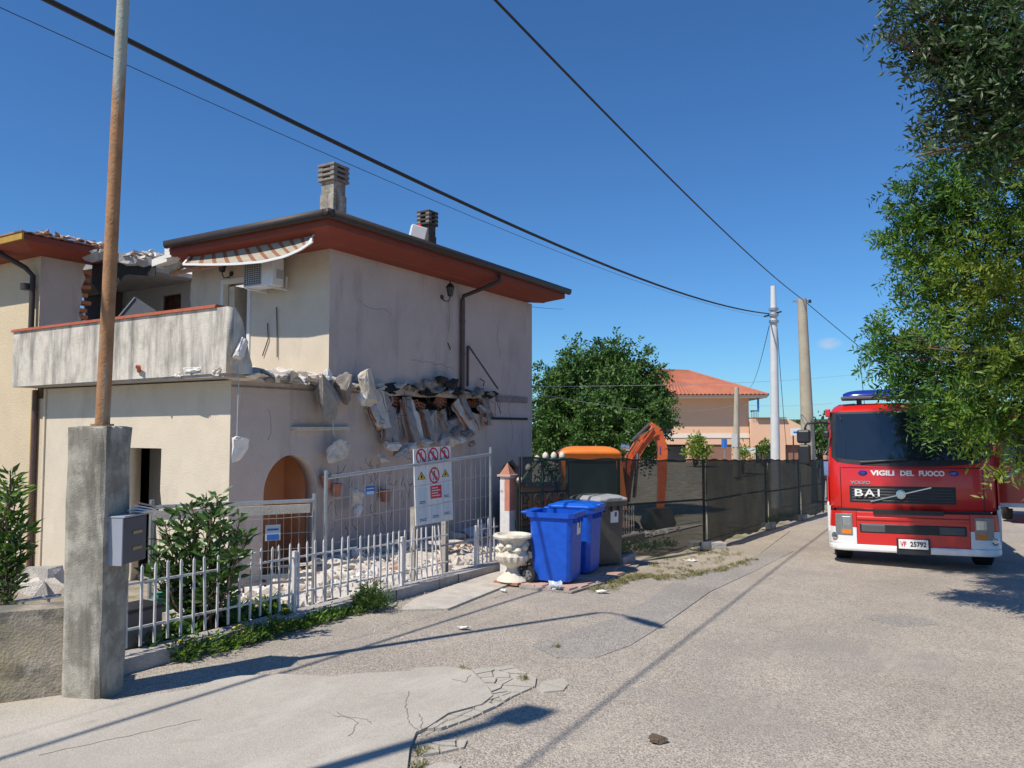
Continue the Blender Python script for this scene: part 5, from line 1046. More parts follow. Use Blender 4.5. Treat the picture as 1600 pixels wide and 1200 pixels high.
# ================================================================ FIRE ENGINE
tp = at(1428, 890); truck = thing('fire_engine', 'red fire engine with white bumper and blue light bar facing the camera', 'fire engine', (tp.x, tp.y, rz(tp.y) + .012), (R(-2.0), R(-.8), R(6))); truck.scale = (.945, .97, .985)
T = lambda mb, name, mat, par=truck, **k: mb.build(name, mat, par, local=True, **k)
HW = 1.215
def yf(x, z):
    u = min(1., abs(x) / HW); b = .07 * u * u + .17 * (1 - math.sqrt(max(0, 1 - (max(0, u - .84) / .16) ** 2)))
    l = 0 if z < 1.5 else .17 * (z - 1.5)
    if z > 2.36: l += .9 * (z - 2.36) ** 2 * 3
    return .12 + b + l
def ring_pts(z, hw, dy=0):
    fx = [hw * math.sin(math.pi / 2 * k / 14) for k in range(-14, 15)]
    return [(-hw, 1.95, z), (-hw, 1.2, z), (-hw, .65, z)] + [(x, yf(x / hw * HW, z) + dy, z) for x in fx] + [(hw, .65, z), (hw, 1.2, z), (hw, 1.95, z)]
lv = [(.86, HW - .02, .02), (.90, HW, 0), (1.2, HW, 0), (1.5, HW, 0), (1.7, HW - .005, 0), (2.0, HW - .02, 0), (2.3, HW - .04, 0), (2.42, HW - .06, 0), (2.50, HW - .11, .05), (2.545, HW - .20, .16), (2.56, HW - .45, .4)]
rows = [ring_pts(*l) for l in lv]; nr = len(rows[0]); mb = MB()
mb.add([p for r_ in rows for p in r_], [(i * nr + k, i * nr + k + 1, (i + 1) * nr + k + 1, (i + 1) * nr + k) for i in range(len(rows) - 1) for k in range(nr - 1)] + [tuple(range((len(rows) - 1) * nr, len(rows) * nr)), tuple(i * nr for i in range(len(rows))) + tuple(i * nr + nr - 1 for i in range(len(rows) - 1, -1, -1))]); cab_ = T(mb, 'cab', 'truck_red', sm=True)
def patch(name, mat, x0f, x1f, z0, z1, off, nx=16, nz=6, par=truck, **k):
    mb = MB(); f0 = x0f if callable(x0f) else (lambda z: x0f); f1 = x1f if callable(x1f) else (lambda z: x1f)
    mb.grid(lambda u, v: (lambda z: (lambda x: (x, yf(x, z) - off, z))(f0(z) + (f1(z) - f0(z)) * u))(z0 + (z1 - z0) * v), [i / nx for i in range(nx + 1)], [i / nz for i in range(nz + 1)])
    return T(mb, name, mat, par, sm='all', **k)
wtop, wbot = 2.37, 1.60
wx = lambda z: 1.105 - .05 * (z - wbot) - .12 * max(0, (1.72 - z) / .12) ** 2
mb = MB(); mb.grid(lambda u, v: (lambda z: (lambda x: (x, yf(x, z) - .006 - .0, z))(-1.155 + 2.31 * u if z > 1.66 else (-1.155 + 2.31 * u) * (1 - .12 * (1.66 - z) / .1)))((1.53 + .07 * abs(2 * u - 1) ** 3) + (2.405 - 1.53 - .07 * abs(2 * u - 1) ** 3) * v), [i / 24 for i in range(25)], [i / 10 for i in range(11)]); T(mb, 'windscreen_seal', 'truck_black', sm='all')
mb = MB(); mb.grid(lambda u, v: (lambda z: (lambda x: (x, yf(x, z) - .012, z))(-wx(z) + 2 * wx(z) * u))((1.625 + .05 * abs(2 * u - 1) ** 4) + (wtop - 1.625 - .05 * abs(2 * u - 1) ** 4) * v), [i / 24 for i in range(25)], [i / 10 for i in range(11)]); T(mb, 'windscreen', 'truck_glass', sm='all')
for xa, xb in ((-.72, -.02), (.12, .82)): T(MB().tube([(xa, yf(xa, 1.60) - .04, 1.60), (xb, yf(xb, 1.64) - .035, 1.64)], .012, 6), 'wiper', 'iron_black')
# panel joints, front letters, lamps, grille
T(MB().tube([(x, yf(x, 1.50) - .002, 1.51) for x in [(-1.0 + .1 * i) for i in range(21)]], .005, 4), 'panel_joint', 'truck_black')
for sx in (-1, 1): T(MB().tube([(sx * 1.02, yf(1.02, z) - .001, z) for z in (.88, 1.1, 1.3, 1.52)], .006, 4), 'panel_joint', 'truck_black')
def letters(body, size, x, z, mat, xs=1., bold=0., y=None, nm='lettering', w=None):
    me = text_mesh(body, size, mat, .002, bold); 
    if w: ww = max(v.co.x for v in me.vertices) - min(v.co.x for v in me.vertices); k = w / ww
    else: k = xs
    for v in me.vertices: X_ = v.co.x * k; Z_ = v.co.y; d = v.co.z; v.co = (x + X_, (yf(x + X_, z) if y is None else y) - .008 - d, z + Z_)
    return link(me, nm, truck, local=True)
for wd_, cx_, cw_ in (('VIGILI', -.385, .35), ('DEL', -.035, .20), ('FUOCO', .315, .36)): letters(wd_, .105, cx_, 1.425, 'letter_white', w=cw_, bold=.005)
for x in (-.68, .62): o = T(MB().lathe([(.03, -.02), (.035, 0), (.02, .02)], (0, 0, 0), 12), 'blue_flasher', 'blue_lamp'); o.location = (x, yf(x, 1.43) - .004, 1.43); o.scale = (2.1, 1.1, 1.); o.rotation_euler = (R(90), 0, 0)
letters('VOLVO', .07, -.72, 1.275, 'chrome', w=.30, bold=.003)
gx0_, gx1_ = -.87, .62
patch('grille', 'truck_black', gx0_ - .02, gx1_ + .02, .965, 1.225, .004)
for z in (1.0, 1.045, 1.09, 1.135, 1.18): T(MB().tube([(x, yf(x, z) - .008, z) for x in [gx0_ + .02 + (gx1_ - gx0_ - .04) * i / 12 for i in range(13)]], .006, 6), 'grille_bar', 'grey_plastic')
for ch_, cx_, cw_ in (('B', -.755, .125), ('A', -.59, .155), ('I', -.455, .03)): letters(ch_, .155, cx_, 1.115, 'letter_white', w=cw_, bold=.003, y=yf(.6, 1.12) - .03, nm='grille_letter')
T(MB().bar((-.58, yf(.58, 1.0) - .026, .985), (.30, yf(.3, 1.2) - .026, 1.215), .012, .018), 'grille_bar', 'chrome')
o = T(MB().lathe([(.066, 0), (.07, .012), (.05, .014), (.048, .006)], (0, 0, 0), 24), 'badge', 'chrome'); o.location = (-.135, yf(.13, 1.1) - .03, 1.105); o.rotation_euler = (R(90), 0, 0)
letters('C', .09, -.13, 1.105, 'chrome', y=yf(.13, 1.1) - .032, bold=.004)
# bumper unit
def yb(x): u = min(1., abs(x) / 1.24); return .02 + .06 * u * u + .30 * (1 - math.sqrt(max(0, 1 - (max(0, u - .80) / .20) ** 2)))
def bump_prism(name, mat, x0, x1, z0, z1, out, depth=.35, n=20, rnd=0., par=truck):
    xs_ = [x0 + (x1 - x0) * (.5 - .5 * math.cos(math.pi * i / n)) for i in range(n + 1)]
    poly = [(x, yb(x) - out) for x in xs_] + [(x1, yb(x1) + depth), (x0, yb(x0) + depth)]
    return T(MB().prism(poly, z0, z1), name, mat, par, bevel=rnd)
bump_prism('bumper_lip', 'truck_white', -1.24, 1.24, .22, .325, .03, rnd=.03)
bump_prism('bumper_panel', 'truck_red', -.80, .80, .328, .83, .0, rnd=.012)
for sx in (-1, 1):
    a, b = sorted((sx * .803, sx * 1.235)); bump_prism('bumper_corner', 'truck_white', a, b, .328, .58, .0, rnd=.012); bump_prism('lamp_housing', 'truck_red', a, b, .582, .83, -.004, rnd=.012)
    hx0, hx1 = sorted((sx * .86, sx * 1.12)); bump_prism('headlight', 'lamp_glass', hx0, hx1, .46, .79, .012, .05, 8, .02); q0_, q1_ = sorted((sx * .88, sx * 1.02)); bump_prism('headlight_lens', 'chrome', q0_, q1_, .60, .75, .016, .02, 6, .01); bump_prism('indicator', 'amber', q0_, q1_, .48, .55, .017, .02, 6)
    o = T(MB().lathe([(.055, 0), (.055, .015), (.04, .02), (.03, .01)], (0, 0, 0), 16), 'fog_lamp', 'chrome'); o.location = (sx * 1.13, yb(1.13) - .005, .44); o.rotation_euler = (R(90), 0, sx * R(28))
bump_prism('intake', 'truck_black', -.76, .76, .50, .655, .006, .1, 14, .02)
for sx in (-1, 1): a, b = sorted((sx * .38, sx * .73)); bump_prism('intake_lamp', 'grey_plastic', a, b, .52, .635, .014, .05, 6, .01)
bump_prism('bumper_step', 'truck_red', -.80, .80, .70, .76, .018, .1, 14, .015)
T(MB().bb((-1.1, .16, .70), (1.1, .4, .87)), 'under_cab', 'truck_black'); T(MB().bb((-.55, yb(0) - .03, .80), (.45, .2, .865)), 'tow_recess', 'truck_black')
pl = T(MB().bb((-.20, yb(0) - .058, .295), (.215, yb(0) - .04, .435)), 'number_plate', 'letter_white', bevel=.004)
T(MB().bb((-.23, yb(0) - .0405, .21), (.245, yb(0) - .032, .445)), 'plate_holder', 'truck_black')
letters('VF', .10, -.135, .365, 'sign_red', y=yb(0) - .054, bold=.002, nm='plate_text', w=.085); letters('25792', .10, .075, .365, 'sign_black', y=yb(0) - .054, bold=.002, nm='plate_text', w=.225)
# cab sides: white wheel-arch flank, side step, doors
for sx in (-1, 1):
    T(MB().prism([(.38, .23), (.62, .23), (.66, .5), (.80, .80), (.80, .90), (.2, .90), (.25, .5)], 0, .05, lambda u, v, w_: (sx * (1.19 + w_), u, v)), 'wheel_arch', 'truck_white')
    T(MB().prism([(.28, .90), (.62, .90), (.62, 1.36), (.28, 1.36)], 0, .022, lambda u, v, w_: (sx * (1.216 + w_), u, v)), 'corner_deflector', 'truck_red'); T(MB().prism([(.27, .905), (.62, .905), (.62, .96), (.27, .96)], 0, .026, lambda u, v, w_: (sx * (1.216 + w_), u, v)), 'reflector_strip', 'letter_white')
T(MB().bb((-1.222, .72, 1.55), (-1.214, 1.7, 2.3)), 'door_window', 'truck_glass')
T(MB().bb((1.214, .72, .95), (1.221, 1.8, 2.32)), 'door_opening', 'truck_black')
# open driver's door
dg = R(-14); dx_, dy_ = math.cos(dg), math.sin(dg); hx, hy = 1.235, .70
fd = lambda u, v, w_: (hx + u * dx_ - w_ * dy_ * 1, hy + u * -dy_ * -1 + w_, v)
dk = link(curve_plate('open_door', [(0, .92), (1.0, .92), (1.02, 1.3), (1.0, 1.7), (.9, 2.36), (.16, 2.36), (.0, 1.62)], [[(.12, 1.62), (.90, 1.62), (.83, 2.28), (.22, 2.28)]], .07, lambda u, v, w_: Vector(fd(u, v, w_)), 'truck_red'), 'open_door', truck, local=True)
T(MB().prism([(.02, .925), (.99, .925), (.99, .985), (.02, .985)], -.006, -.001, fd), 'reflector_strip', 'letter_white', dk); T(MB().prism([(.12, 1.62), (.90, 1.62), (.83, 2.28), (.22, 2.28)], .03, .04, fd), 'door_window', 'truck_glass', dk); T(MB().prism([(.10, 1.36), (.4, 1.56), (.42, 1.52), (.14, 1.32)], -.05, -.002, fd), 'door_handle', 'steel_galv', dk)
# mirrors
for sx in (-1, 1):
    m_ = T(MB().tube([(sx * 1.18, .35, 2.22), (sx * 1.30, .28, 2.24), (sx * 1.52, .22, 2.22), (sx * 1.555, .22, 2.15), (sx * 1.555, .22, 1.55), (sx * 1.47, .24, 1.53)], .018, 8), 'mirror_arm', 'iron_black', sm=True)
    T(MB().bb((sx * 1.58 - .11, .18, 1.90), (sx * 1.58 + .11, .28, 2.12)), 'mirror', 'truck_black', m_, bevel=.035); T(MB().bb((sx * 1.575 - .10, .18, 1.55), (sx * 1.575 + .10, .29, 1.88)), 'mirror', 'truck_black', m_, bevel=.035)
    T(MB().bb((sx * 1.22 - .05, .2, 1.98), (sx * 1.22 + .05, .28, 2.1)), 'mirror', 'truck_black', m_, bevel=.03); T(MB().bb((sx * 1.19 - .04, .3, 2.33), (sx * 1.19 + .04, .42, 2.46)), 'marker_lamp', 'truck_red', bevel=.015)
# light bar and aerial
mb = MB(); mb.grid(lambda u, v: (-.95 + 1.9 * u, .62 - .20 * math.cos(math.pi * v) * (1 - .3 * abs(2 * u - 1) ** 8), 2.66 + .115 * math.sin(math.pi * v) * (1 - .5 * abs(2 * u - 1) ** 10)), [i / 30 for i in range(31)], [i / 10 for i in range(11)]); T(mb, 'light_bar', 'blue_lamp', sm='all')
T(MB().bb((-.98, .42, 2.615), (.98, .82, 2.659)), 'light_bar_base', 'grey_plastic', bevel=.01); T(MB().bb((-.18, .50, 2.765), (.18, .75, 2.80)), 'light_bar_cap', 'truck_white', bevel=.01)
for x in (-.7, .7): T(MB().bb((x - .04, .55, 2.5), (x + .04, .7, 2.615)), 'light_bar_foot', 'steel_dark')
T(MB().tube([(-.62, .95, 2.55), (-.66, 1.0, 3.25)], .006, 5), 'aerial', 'iron_black')
# body behind the cab, chassis and wheels
T(MB().bb((-1.22, 2.05, .85), (1.22, 6.9, 2.55)), 'body', 'truck_red', bevel=.04); T(MB().bb((-.5, .6, .5), (.5, 6.8, .84)), 'chassis', 'truck_black')
for sx in (-1, 1):
    for k in range(4): T(MB().bb((sx * 1.221 - .004, 2.2 + k * 1.15, 1.0), (sx * 1.221 + .006, 3.2 + k * 1.15, 2.4)), 'roller_shutter', 'steel_galv')
    T(MB().bb((sx * 1.222 - .004, 2.1, .88), (sx * 1.222 + .005, 6.8, .96)), 'reflector_strip', 'letter_white')
for sx in (-1, 1):
    for y in (.98, 5.3):
        w_ = T(MB().lathe([(.24, -.14), (.40, -.14), (.445, -.11), (.45, 0), (.445, .11), (.40, .14), (.24, .14)], (0, 0, 0), 32), 'wheel', 'rubber', sm=True); w_.location = (sx * 1.04, y, .445); w_.rotation_euler = (0, R(90), 0)
        T(MB().lathe([(.08, -.12), (.24, -.12), (.24, .12), (.08, .12)], (0, 0, 0), 24), 'rim', 'hub_grey', w_)
# second red fire vehicle behind on the right
v0 = at(1592, 821); van = thing('fire_van', 'red fire service van parked behind the open door of the fire engine', 'van', (v0.x + .65, v0.y + .5, rz(v0.y)), R(3))
V = lambda mb, name, mat, par=van, **k: mb.build(name, mat, par, local=True, **k)
V(MB().prism([(0, .42), (4.6, .42), (4.6, 1.95), (1.6, 2.05), (.95, 1.25), (.05, 1.1)], -.9, .9, lambda u, v, w_: (w_, u, v)), 'body', 'truck_red', bevel=.06)
V(MB().add([(-.75, .93, 1.275), (.75, .93, 1.275), (.7, 1.5, 1.96), (-.7, 1.5, 1.96)], [(0, 1, 2, 3)]), 'windscreen', 'truck_glass'); V(MB().bb((-.85, -.06, .38), (.85, .1, .66)), 'bumper', 'truck_white', bevel=.03); V(MB().bb((-.5, -.012, .75), (.5, .02, .98)), 'grille', 'truck_black')
for sx in (-1, 1):
    V(MB().bb((sx * .7 - .14, -.015, .76), (sx * .7 + .14, .05, .96)), 'headlight', 'lamp_glass', bevel=.02); V(MB().bb((sx * .902 - .004, 1.5, 1.3), (sx * .902 + .004, 2.4, 1.85)), 'side_window', 'truck_glass')
    for y in (.85, 3.7):
        w_ = V(MB().lathe([(.2, -.11), (.34, -.11), (.365, 0), (.34, .11), (.2, .11)], (0, 0, 0), 26), 'wheel', 'rubber', sm=True); w_.location = (sx * .82, y, .365); w_.rotation_euler = (0, R(90), 0); V(MB().lathe([(.05, -.10), (.2, -.1), (.2, .1), (.05, .1)], (0, 0, 0), 18), 'rim', 'steel_galv', w_)

# ================================================================ PEOPLE walking beyond the net
def person(label, loc, rot, shirt, trousers, h=1.74, step=.16):
    s_ = h / 1.74; J = {}
    pts = [('pel', 0, 0, .95, .15), ('wai', 0, .01, 1.08, .125), ('che', 0, 0, 1.32, .155), ('nek', 0, .0, 1.48, .062), ('hd0', 0, -.02, 1.56, .075), ('hd1', 0, -.02, 1.65, .098), ('hd2', 0, -.01, 1.73, .07),
           ('hl', -.10, 0, .88, .095), ('kl', -.11, -step * .6, .49, .062), ('al', -.12, -step + .02, .09, .042), ('tl', -.13, -step - .15, .04, .036), ('hr', .10, 0, .88, .095), ('kr', .11, step * .3, .49, .062), ('ar', .12, step + .06, .10, .042), ('tr', .13, step - .1, .04, .036),
           ('sl', -.18, 0, 1.42, .065), ('el', -.25, .06, 1.15, .045), ('wl', -.25, -.05, .92, .032), ('nl', -.25, -.09, .82, .028), ('sr', .18, 0, 1.42, .065), ('er', .25, -.02, 1.15, .045), ('wr', .24, -.14, .95, .032), ('nr', .24, -.19, .86, .028)]
    E_ = [('pel', 'wai'), ('wai', 'che'), ('che', 'nek'), ('nek', 'hd0'), ('hd0', 'hd1'), ('hd1', 'hd2'), ('pel', 'hl'), ('hl', 'kl'), ('kl', 'al'), ('al', 'tl'), ('pel', 'hr'), ('hr', 'kr'), ('kr', 'ar'), ('ar', 'tr'), ('che', 'sl'), ('sl', 'el'), ('el', 'wl'), ('wl', 'nl'), ('che', 'sr'), ('sr', 'er'), ('er', 'wr'), ('wr', 'nr')]
    idx = {p[0]: i for i, p in enumerate(pts)}; me = bpy.data.meshes.new('person'); me.from_pydata([(p[1] * s_, p[2] * s_, p[3] * s_) for p in pts], [(idx[a], idx[b]) for a, b in E_], [])
    o = bpy.data.objects.new('person', me); C.objects.link(o); md = o.modifiers.new('skin', 'SKIN'); o.modifiers.new('sub', 'SUBSURF').levels = 2
    for sv, p in zip(me.skin_vertices[0].data, pts): sv.radius = (p[4] * s_ * (1.15 if p[0] in ('wai', 'che', 'pel') else 1), p[4] * s_)
    me.skin_vertices[0].data[0].use_root = True
    m2 = bpy.data.meshes.new_from_object(o.evaluated_get(bpy.context.evaluated_depsgraph_get())); o.modifiers.clear(); o.data = m2; m2.name = 'person'
    m2.materials.clear()
    for k in ('skin', shirt, trousers, 'truck_black', 'hair'): m2.materials.append(M[k])
    for f in m2.polygons:
        z = f.center.z / s_; x = abs(f.center.x) / s_; f.use_smooth = True
        f.material_index = 4 if z > 1.69 or (z > 1.6 and f.center.y > .03) else 0 if z > 1.49 or (x > .19 and z < 1.18) else 1 if z > .96 else 3 if z < .1 else 2
    o.location = loc; o.rotation_euler = (0, 0, rot); tag(o, label, 'person', None); return o
pp_ = at(1291, 783, D=27.5); person('person in blue shirt and dark trousers walking beside the end of the net', (pp_.x, pp_.y, rz(pp_.y)), R(20), 'cloth_blue', 'cloth_navy')
pp_ = at(1300, 783, D=29.5); person('person in dark navy uniform half hidden by the fire engine', (pp_.x, pp_.y, rz(pp_.y)), R(-10), 'cloth_navy', 'cloth_navy', 1.8, .1)

# ================================================================ RUBBLE
def yard_at(px, py):
    d = at(px, py, D=1) - EYEP; t = 4.
    while t < 60:
        p = EYEP + d * t
        if p.z <= gz(p.x, p.y) or p.x < W + .2: return p
        t += .02
    return p
def mound(x, y):
    return .55 * math.exp(-((x + 9.9) / 1.1) ** 2) * smooth((y - 8.5) / 2) * smooth((19 - y) / 2) + .25 * math.exp(-((x + 7.6) / 1.3) ** 2) * smooth((y - 4) / 2) * smooth((12 - y) / 3)
mb = MB(); mb.grid(lambda x, y: (x, y, gz(x, y) - .02 + mound(x, y) + .05 * math.sin(x * 7 + y * 3) * math.sin(y * 6.3 - x * 2)), [-10.75 + .2 * i for i in range(24)], [3.4 + .2 * i for i in range(76)]); o = mb.build('rubble_bed', 'rubble', sm='all'); tag(o, 'dusty heap of fine rubble covering the yard behind the fences', 'rubble'); o['kind'] = 'stuff'
base = []
for k in range(10):
    me = chunk_mesh('c', 'rubble', 900 + k, (1, rr.uniform(.5, 1), rr.uniform(.35, .8)), 11); me.calc_loop_triangles(); base.append((np.array([v.co for v in me.vertices]), [tuple(t.vertices) for t in me.loop_triangles])); bpy.data.meshes.remove(me)
def scatter(n, fn, smin, smax, mats, name, label):
    mb = MB()
    for i in range(n):
        x, y = fn(); V_, F_ = base[i % 10]; s_ = smin * (smax / smin) ** (rr.random() ** 1.6); m3 = Euler((rr.uniform(0, 6), rr.uniform(-.5, .5), rr.uniform(0, 6))).to_matrix()
        mb.cur = min(len(mats) - 1, int(rr.random() ** 1.6 * len(mats))); mb.add([m3 @ Vector(v * s_) + Vector((x, y, gz(x, y) + mound(x, y) + s_ * .2)) for v in V_], F_)
    o = mb.build(name, mats); tag(o, label, 'rubble'); o['kind'] = 'stuff'
def yfn():
    while True:
        x, y = rr.uniform(-10.6, -5.75), rr.uniform(3.6, 17)
        if rr.random() < .25 + .75 * math.exp(-((x + 8.2) / 2) ** 2): return x, y
scatter(4200, yfn, .025, .17, ['rubble', 'rubble', 'rubble_white', 'rubble', 'concrete_grey', 'concrete_pale', 'brick_dusty'], 'small_rubble', 'scattered small pale rubble and brick bits across the yard')
scatter(420, lambda: (rr.uniform(-11.5, -7), rr.uniform(4.5, 8.4)), .04, .3, ['rubble', 'rubble_white', 'rubble'], 'front_rubble', 'loose pale rubble in front of the lit front wall')
scatter(700, lambda: (lambda t: (FXY(t) + .12 + rr.random() ** 2 * 1.3, t))(rr.uniform(3.6, 14)), .006, .028, ['rubble', 'concrete_grey'], 'road_grit', 'fine grit and pebbles strewn along the road edge')
CH = [chunk_mesh('rubble_chunk', ['rubble', 'rubble_white', 'concrete_grey'][k % 3], 700 + k, (rr.uniform(.7, 1), rr.uniform(.55, 1), rr.uniform(.35, .7)), 13, .6) for k in range(12)]
spots = [(428, 925, .5), (408, 938, .45), (455, 915, .5), (470, 940, .3), (520, 898, .5), (505, 910, .4), (540, 905, .45), (560, 915, .4), (575, 898, .5), (545, 928, .3), (600, 895, .45), (620, 890, .4), (612, 905, .35), (640, 898, .4), (668, 890, .35), (585, 880, .4), (650, 880, .4), (680, 872, .35), (715, 882, .5), (728, 868, .6), (740, 862, .5), (705, 868, .4), (690, 858, .4), (725, 845, .5), (745, 850, .4), (760, 846, .5), (440, 905, .4), (397, 920, .4), (755, 870, .3), (630, 915, .25), (490, 925, .35), (420, 950, .25), (770, 862, .35), (660, 905, .3), (530, 880, .5), (560, 870, .4), (600, 870, .5), (640, 862, .5)]
for i, (px, py, s_) in enumerate(spots):
    p = yard_at(px, py); o = link(CH[i % 12], 'rubble_chunk'); o.location = (p.x, p.y, gz(p.x, p.y) + mound(p.x, p.y) + s_ * .12); o.rotation_euler = (rr.uniform(-.4, .4), rr.uniform(-.4, .4), rr.uniform(0, 6)); o.scale = (s_ * .9,) * 3
    tag(o, 'pale broken masonry chunk in the rubble behind the picket fence', 'rubble', 'masonry chunks in the yard')
for i, (px, py, dm, lab) in enumerate([(45, 905, (.6, .35, .14), 'large flat pale slab piece lying behind the retaining wall'), (80, 900, (.5, .35, .2), 'pale angular slab piece beside the large flat one near the pillar'), (50, 922, (.4, .3, .25), 'rounded pale chunk in front of the large flat slab'), (75, 922, (.35, .3, .22), 'pale chunk at the foot of the angular slab near the pillar'), (15, 915, (.5, .35, .2), 'grey chunk at the left edge behind the retaining wall')]):
    p = at(px, py, D=8.2 - .3 * (i > 1)); o = link(chunk_mesh('slab_chunk', 'concrete_pale' if i % 2 else 'rubble', 60 + i, dm, 12, .8), 'slab_chunk'); o.location = p; o.rotation_euler = (rr.uniform(-.2, .2), rr.uniform(-.2, .2), rr.uniform(0, 3)); tag(o, lab, 'rubble')
mb = MB(); mb.grid(lambda u, v: (-5.6 - 4.2 * u, 3.0 + 5.5 * v - 1.5 * u, -.22 - .55 * u + .12 * math.sin(u * 9 + v * 7) ), [i / 16 for i in range(17)], [i / 16 for i in range(17)])
mb.v = [(x, y, max(z, gz(x, y) + .0)) for x, y, z in mb.v]; 
# slabs of tile in the entrance, flower pots, bucket, bin bags
for i, (px, py, dm, mt, lab) in enumerate([(728, 858, (.9, .6, .07), 'rubble_white', 'tilted pale slab leaning in the rubble near the gate'), (713, 868, (.5, .4, .05), 'tile_red', 'red tile sheet tipped on the rubble near the gate'), (700, 895, (.8, .35, .06), 'rubble', 'flat pale slab in the fence gap below the sign board')]):
    p = yard_at(px, py); o = MB().box((0, 0, 0), dm).build('broken_slab', mt, bevel=.01); o.location = (p.x, p.y, gz(p.x, p.y) + mound(p.x, p.y) + .18); o.rotation_euler = (R(18 - 9 * i), R(-14 + 9 * i), R(30 * i + 20)); tag(o, lab, 'rubble')
for i, (px, py, ln_, an_) in enumerate([(585, 905, 1.0, .5), (640, 885, .8, 2.2), (700, 872, 1.1, 1.0), (745, 858, .7, 2.8), (470, 925, .9, .2), (540, 888, 1.2, 1.5), (670, 865, .9, .1)]):
    p = yard_at(px, py); z0_ = gz(p.x, p.y) + mound(p.x, p.y) + .12; d_ = Vector((math.cos(an_), math.sin(an_), rr.uniform(-.1, .35))) * ln_ / 2
    tag(MB().bar(Vector((p.x, p.y, z0_)) - d_, Vector((p.x, p.y, z0_)) + d_, .07, .045).build('broken_timber', 'wood_grey' if i % 2 else 'wood_plank'), 'broken grey timber length sticking out of the yard rubble', 'timber', 'broken timbers in the rubble')
for px, py, lab in ((510, 752, 'orange terracotta pot hung on the scrawled wall beside the arch'), (601, 774, 'terracotta pot hung on the scrawled wall left of the sign board'), (525, 765, 'small terracotta pot hung below the first one on the scrawled wall')):
    p = at(px, py, X=W + .14); t = thing('wall_pot', lab, 'flower pot', p); MB().lathe([(.07, -.13), (.11, .07), (.125, .07), (.125, .12), (.10, .12), (.095, .07)], (0, 0, 0), 16).build('pot', 'terracotta', t, sm=True, local=True); MB().lathe([(.094, .065), (.02, .08)], (0, 0, 0), 12).build('soil', 'rubble_dark', t, local=True)
p = at(205, 985, D=5.9); bb_ = thing('black_crate', 'black plastic crate behind the first pickets beside the pillar', 'crate', (p.x, p.y, gz(p.x, p.y))); MB().bb((-.13, -.18, 0), (.13, .18, .46)).build('shell', 'grey_plastic', bb_, bevel=.02, local=True); MB().bb((-.14, -.19, .44), (.14, .19, .47)).build('rim', 'iron_black', bb_, bevel=.01, local=True)
p = at(233, 968, D=6.3); t = thing('stake_sign', 'pale round-topped garden stake behind the pickets', 'stake', (p.x, p.y, gz(p.x, p.y))); MB().bb((-.02, -.02, 0), (.02, .02, .32)).build('stake', 'pipe_ochre', t, local=True); o = MB().lathe([(.07, -.01), (.07, .01)], (0, 0, 0), 18).build('disc', 'awning_cream', t, local=True); o.location = (0, 0, .38); o.rotation_euler = (R(90), 0, R(30)); o.scale = (1.2, 1, 1)
o = link(rough_chunk('net_bundle', 'teal_net', 88, (.4, .3, .25), .05), 'net_bundle'); p = at(245, 945, D=6.9); o.location = (p.x, p.y, p.z); tag(o, 'crumpled teal plastic netting behind the pickets', 'netting')
rl = thing('rail', 'low grey pipe rail behind the retaining wall', 'rail', (-5.6, 2.0, .3)); 
mb = MB(); ra, rb_ = at(-40, 950, D=5.9), at(96, 930, D=6.2); mb.tube([ra, rb_], .014, 8); mb.build('pipe', 'steel_galv', rl)
for t_ in (.2, .55, .85): q = ra.lerp(rb_, t_); MB().tube([q, q - Vector((0, 0, .35))], .011, 6).build('upright', 'steel_galv', rl)
for i, (px, py, sz) in enumerate([(1075, 878, .28), (942, 928, .18), (726, 985, .14), (1028, 1163, .14), (786, 926, .1)]):
    p = at(px, py); o = link(rough_chunk('litter', 'bark' if i == 3 else 'paper', 66 + i, (sz, sz * .6, .02 if i != 3 else .03), .008, 1), 'litter'); o.location = (p.x, p.y, rz(p.y) + .03); tag(o, ['pale scrap of litter on the gravel verge', 'white paper scrap on the road by the bins', 'pale sliver on the asphalt before the apron', 'dark clump of bark on the asphalt in the foreground', 'paper scrap at the foot of the urn'][i], 'litter')

# ================================================================ VEGETATION
def unit(a): return a / np.maximum(1e-6, np.linalg.norm(a, axis=1))[:, None]
def clump_leaves(clumps, per, out_bias=.8, up=.1):
    cs, ds = [], []
    for c, r in clumps:
        n = int(per * (r[0] * r[1] * r[2]) ** (2 / 3)); q = unit(rng.normal(size=(n, 3))) * (rng.random((n, 1)) ** .42); p = np.array(c) + q * np.array(r)
        cs.append(p); ds.append(q * out_bias + rng.normal(size=(n, 3)) * .55 + [0, 0, up])
    return np.concatenate(cs), np.concatenate(ds)
def spray_leaves(clumps, twigs, m, tl, side=.9):
    """leaves set along short twigs that point out of each clump"""
    cs, ds = [], []
    for c, r in clumps:
        n = max(4, int(twigs * (r[0] * r[1] * r[2]) ** (2 / 3))); q = unit(rng.normal(size=(n, 3))); p = np.array(c) + q * (rng.random((n, 1)) ** .5) * np.array(r) * .85
        d = unit(q + rng.normal(size=(n, 3)) * .6 + [0, 0, .05]); sd = unit(np.cross(d, rng.normal(size=(n, 3)))); L_ = tl * rng.uniform(.6, 1.3, (n, 1))
        for k in range(m):
            f = (k + .3) / m; sg = 1 if k % 2 else -1
            cs.append(p + d * L_ * f + [0, 0, -.25 * tl * f * f]); ds.append(d * .55 + sd * sg * side + rng.normal(size=(n, 3)) * .22)
    return np.concatenate(cs), np.concatenate(ds)
def limb(mb, a, b, r0, r1, n=6, wob=.06):
    a, b = Vector(a), Vector(b); l = (b - a).length
    mb.tube([a.lerp(b, i / n) + Vector((rr.uniform(-1, 1), rr.uniform(-1, 1), rr.uniform(-.5, .5))) * wob * l * math.sin(math.pi * i / n) for i in range(n + 1)], [r0 + (r1 - r0) * i / n for i in range(n + 1)], 7)
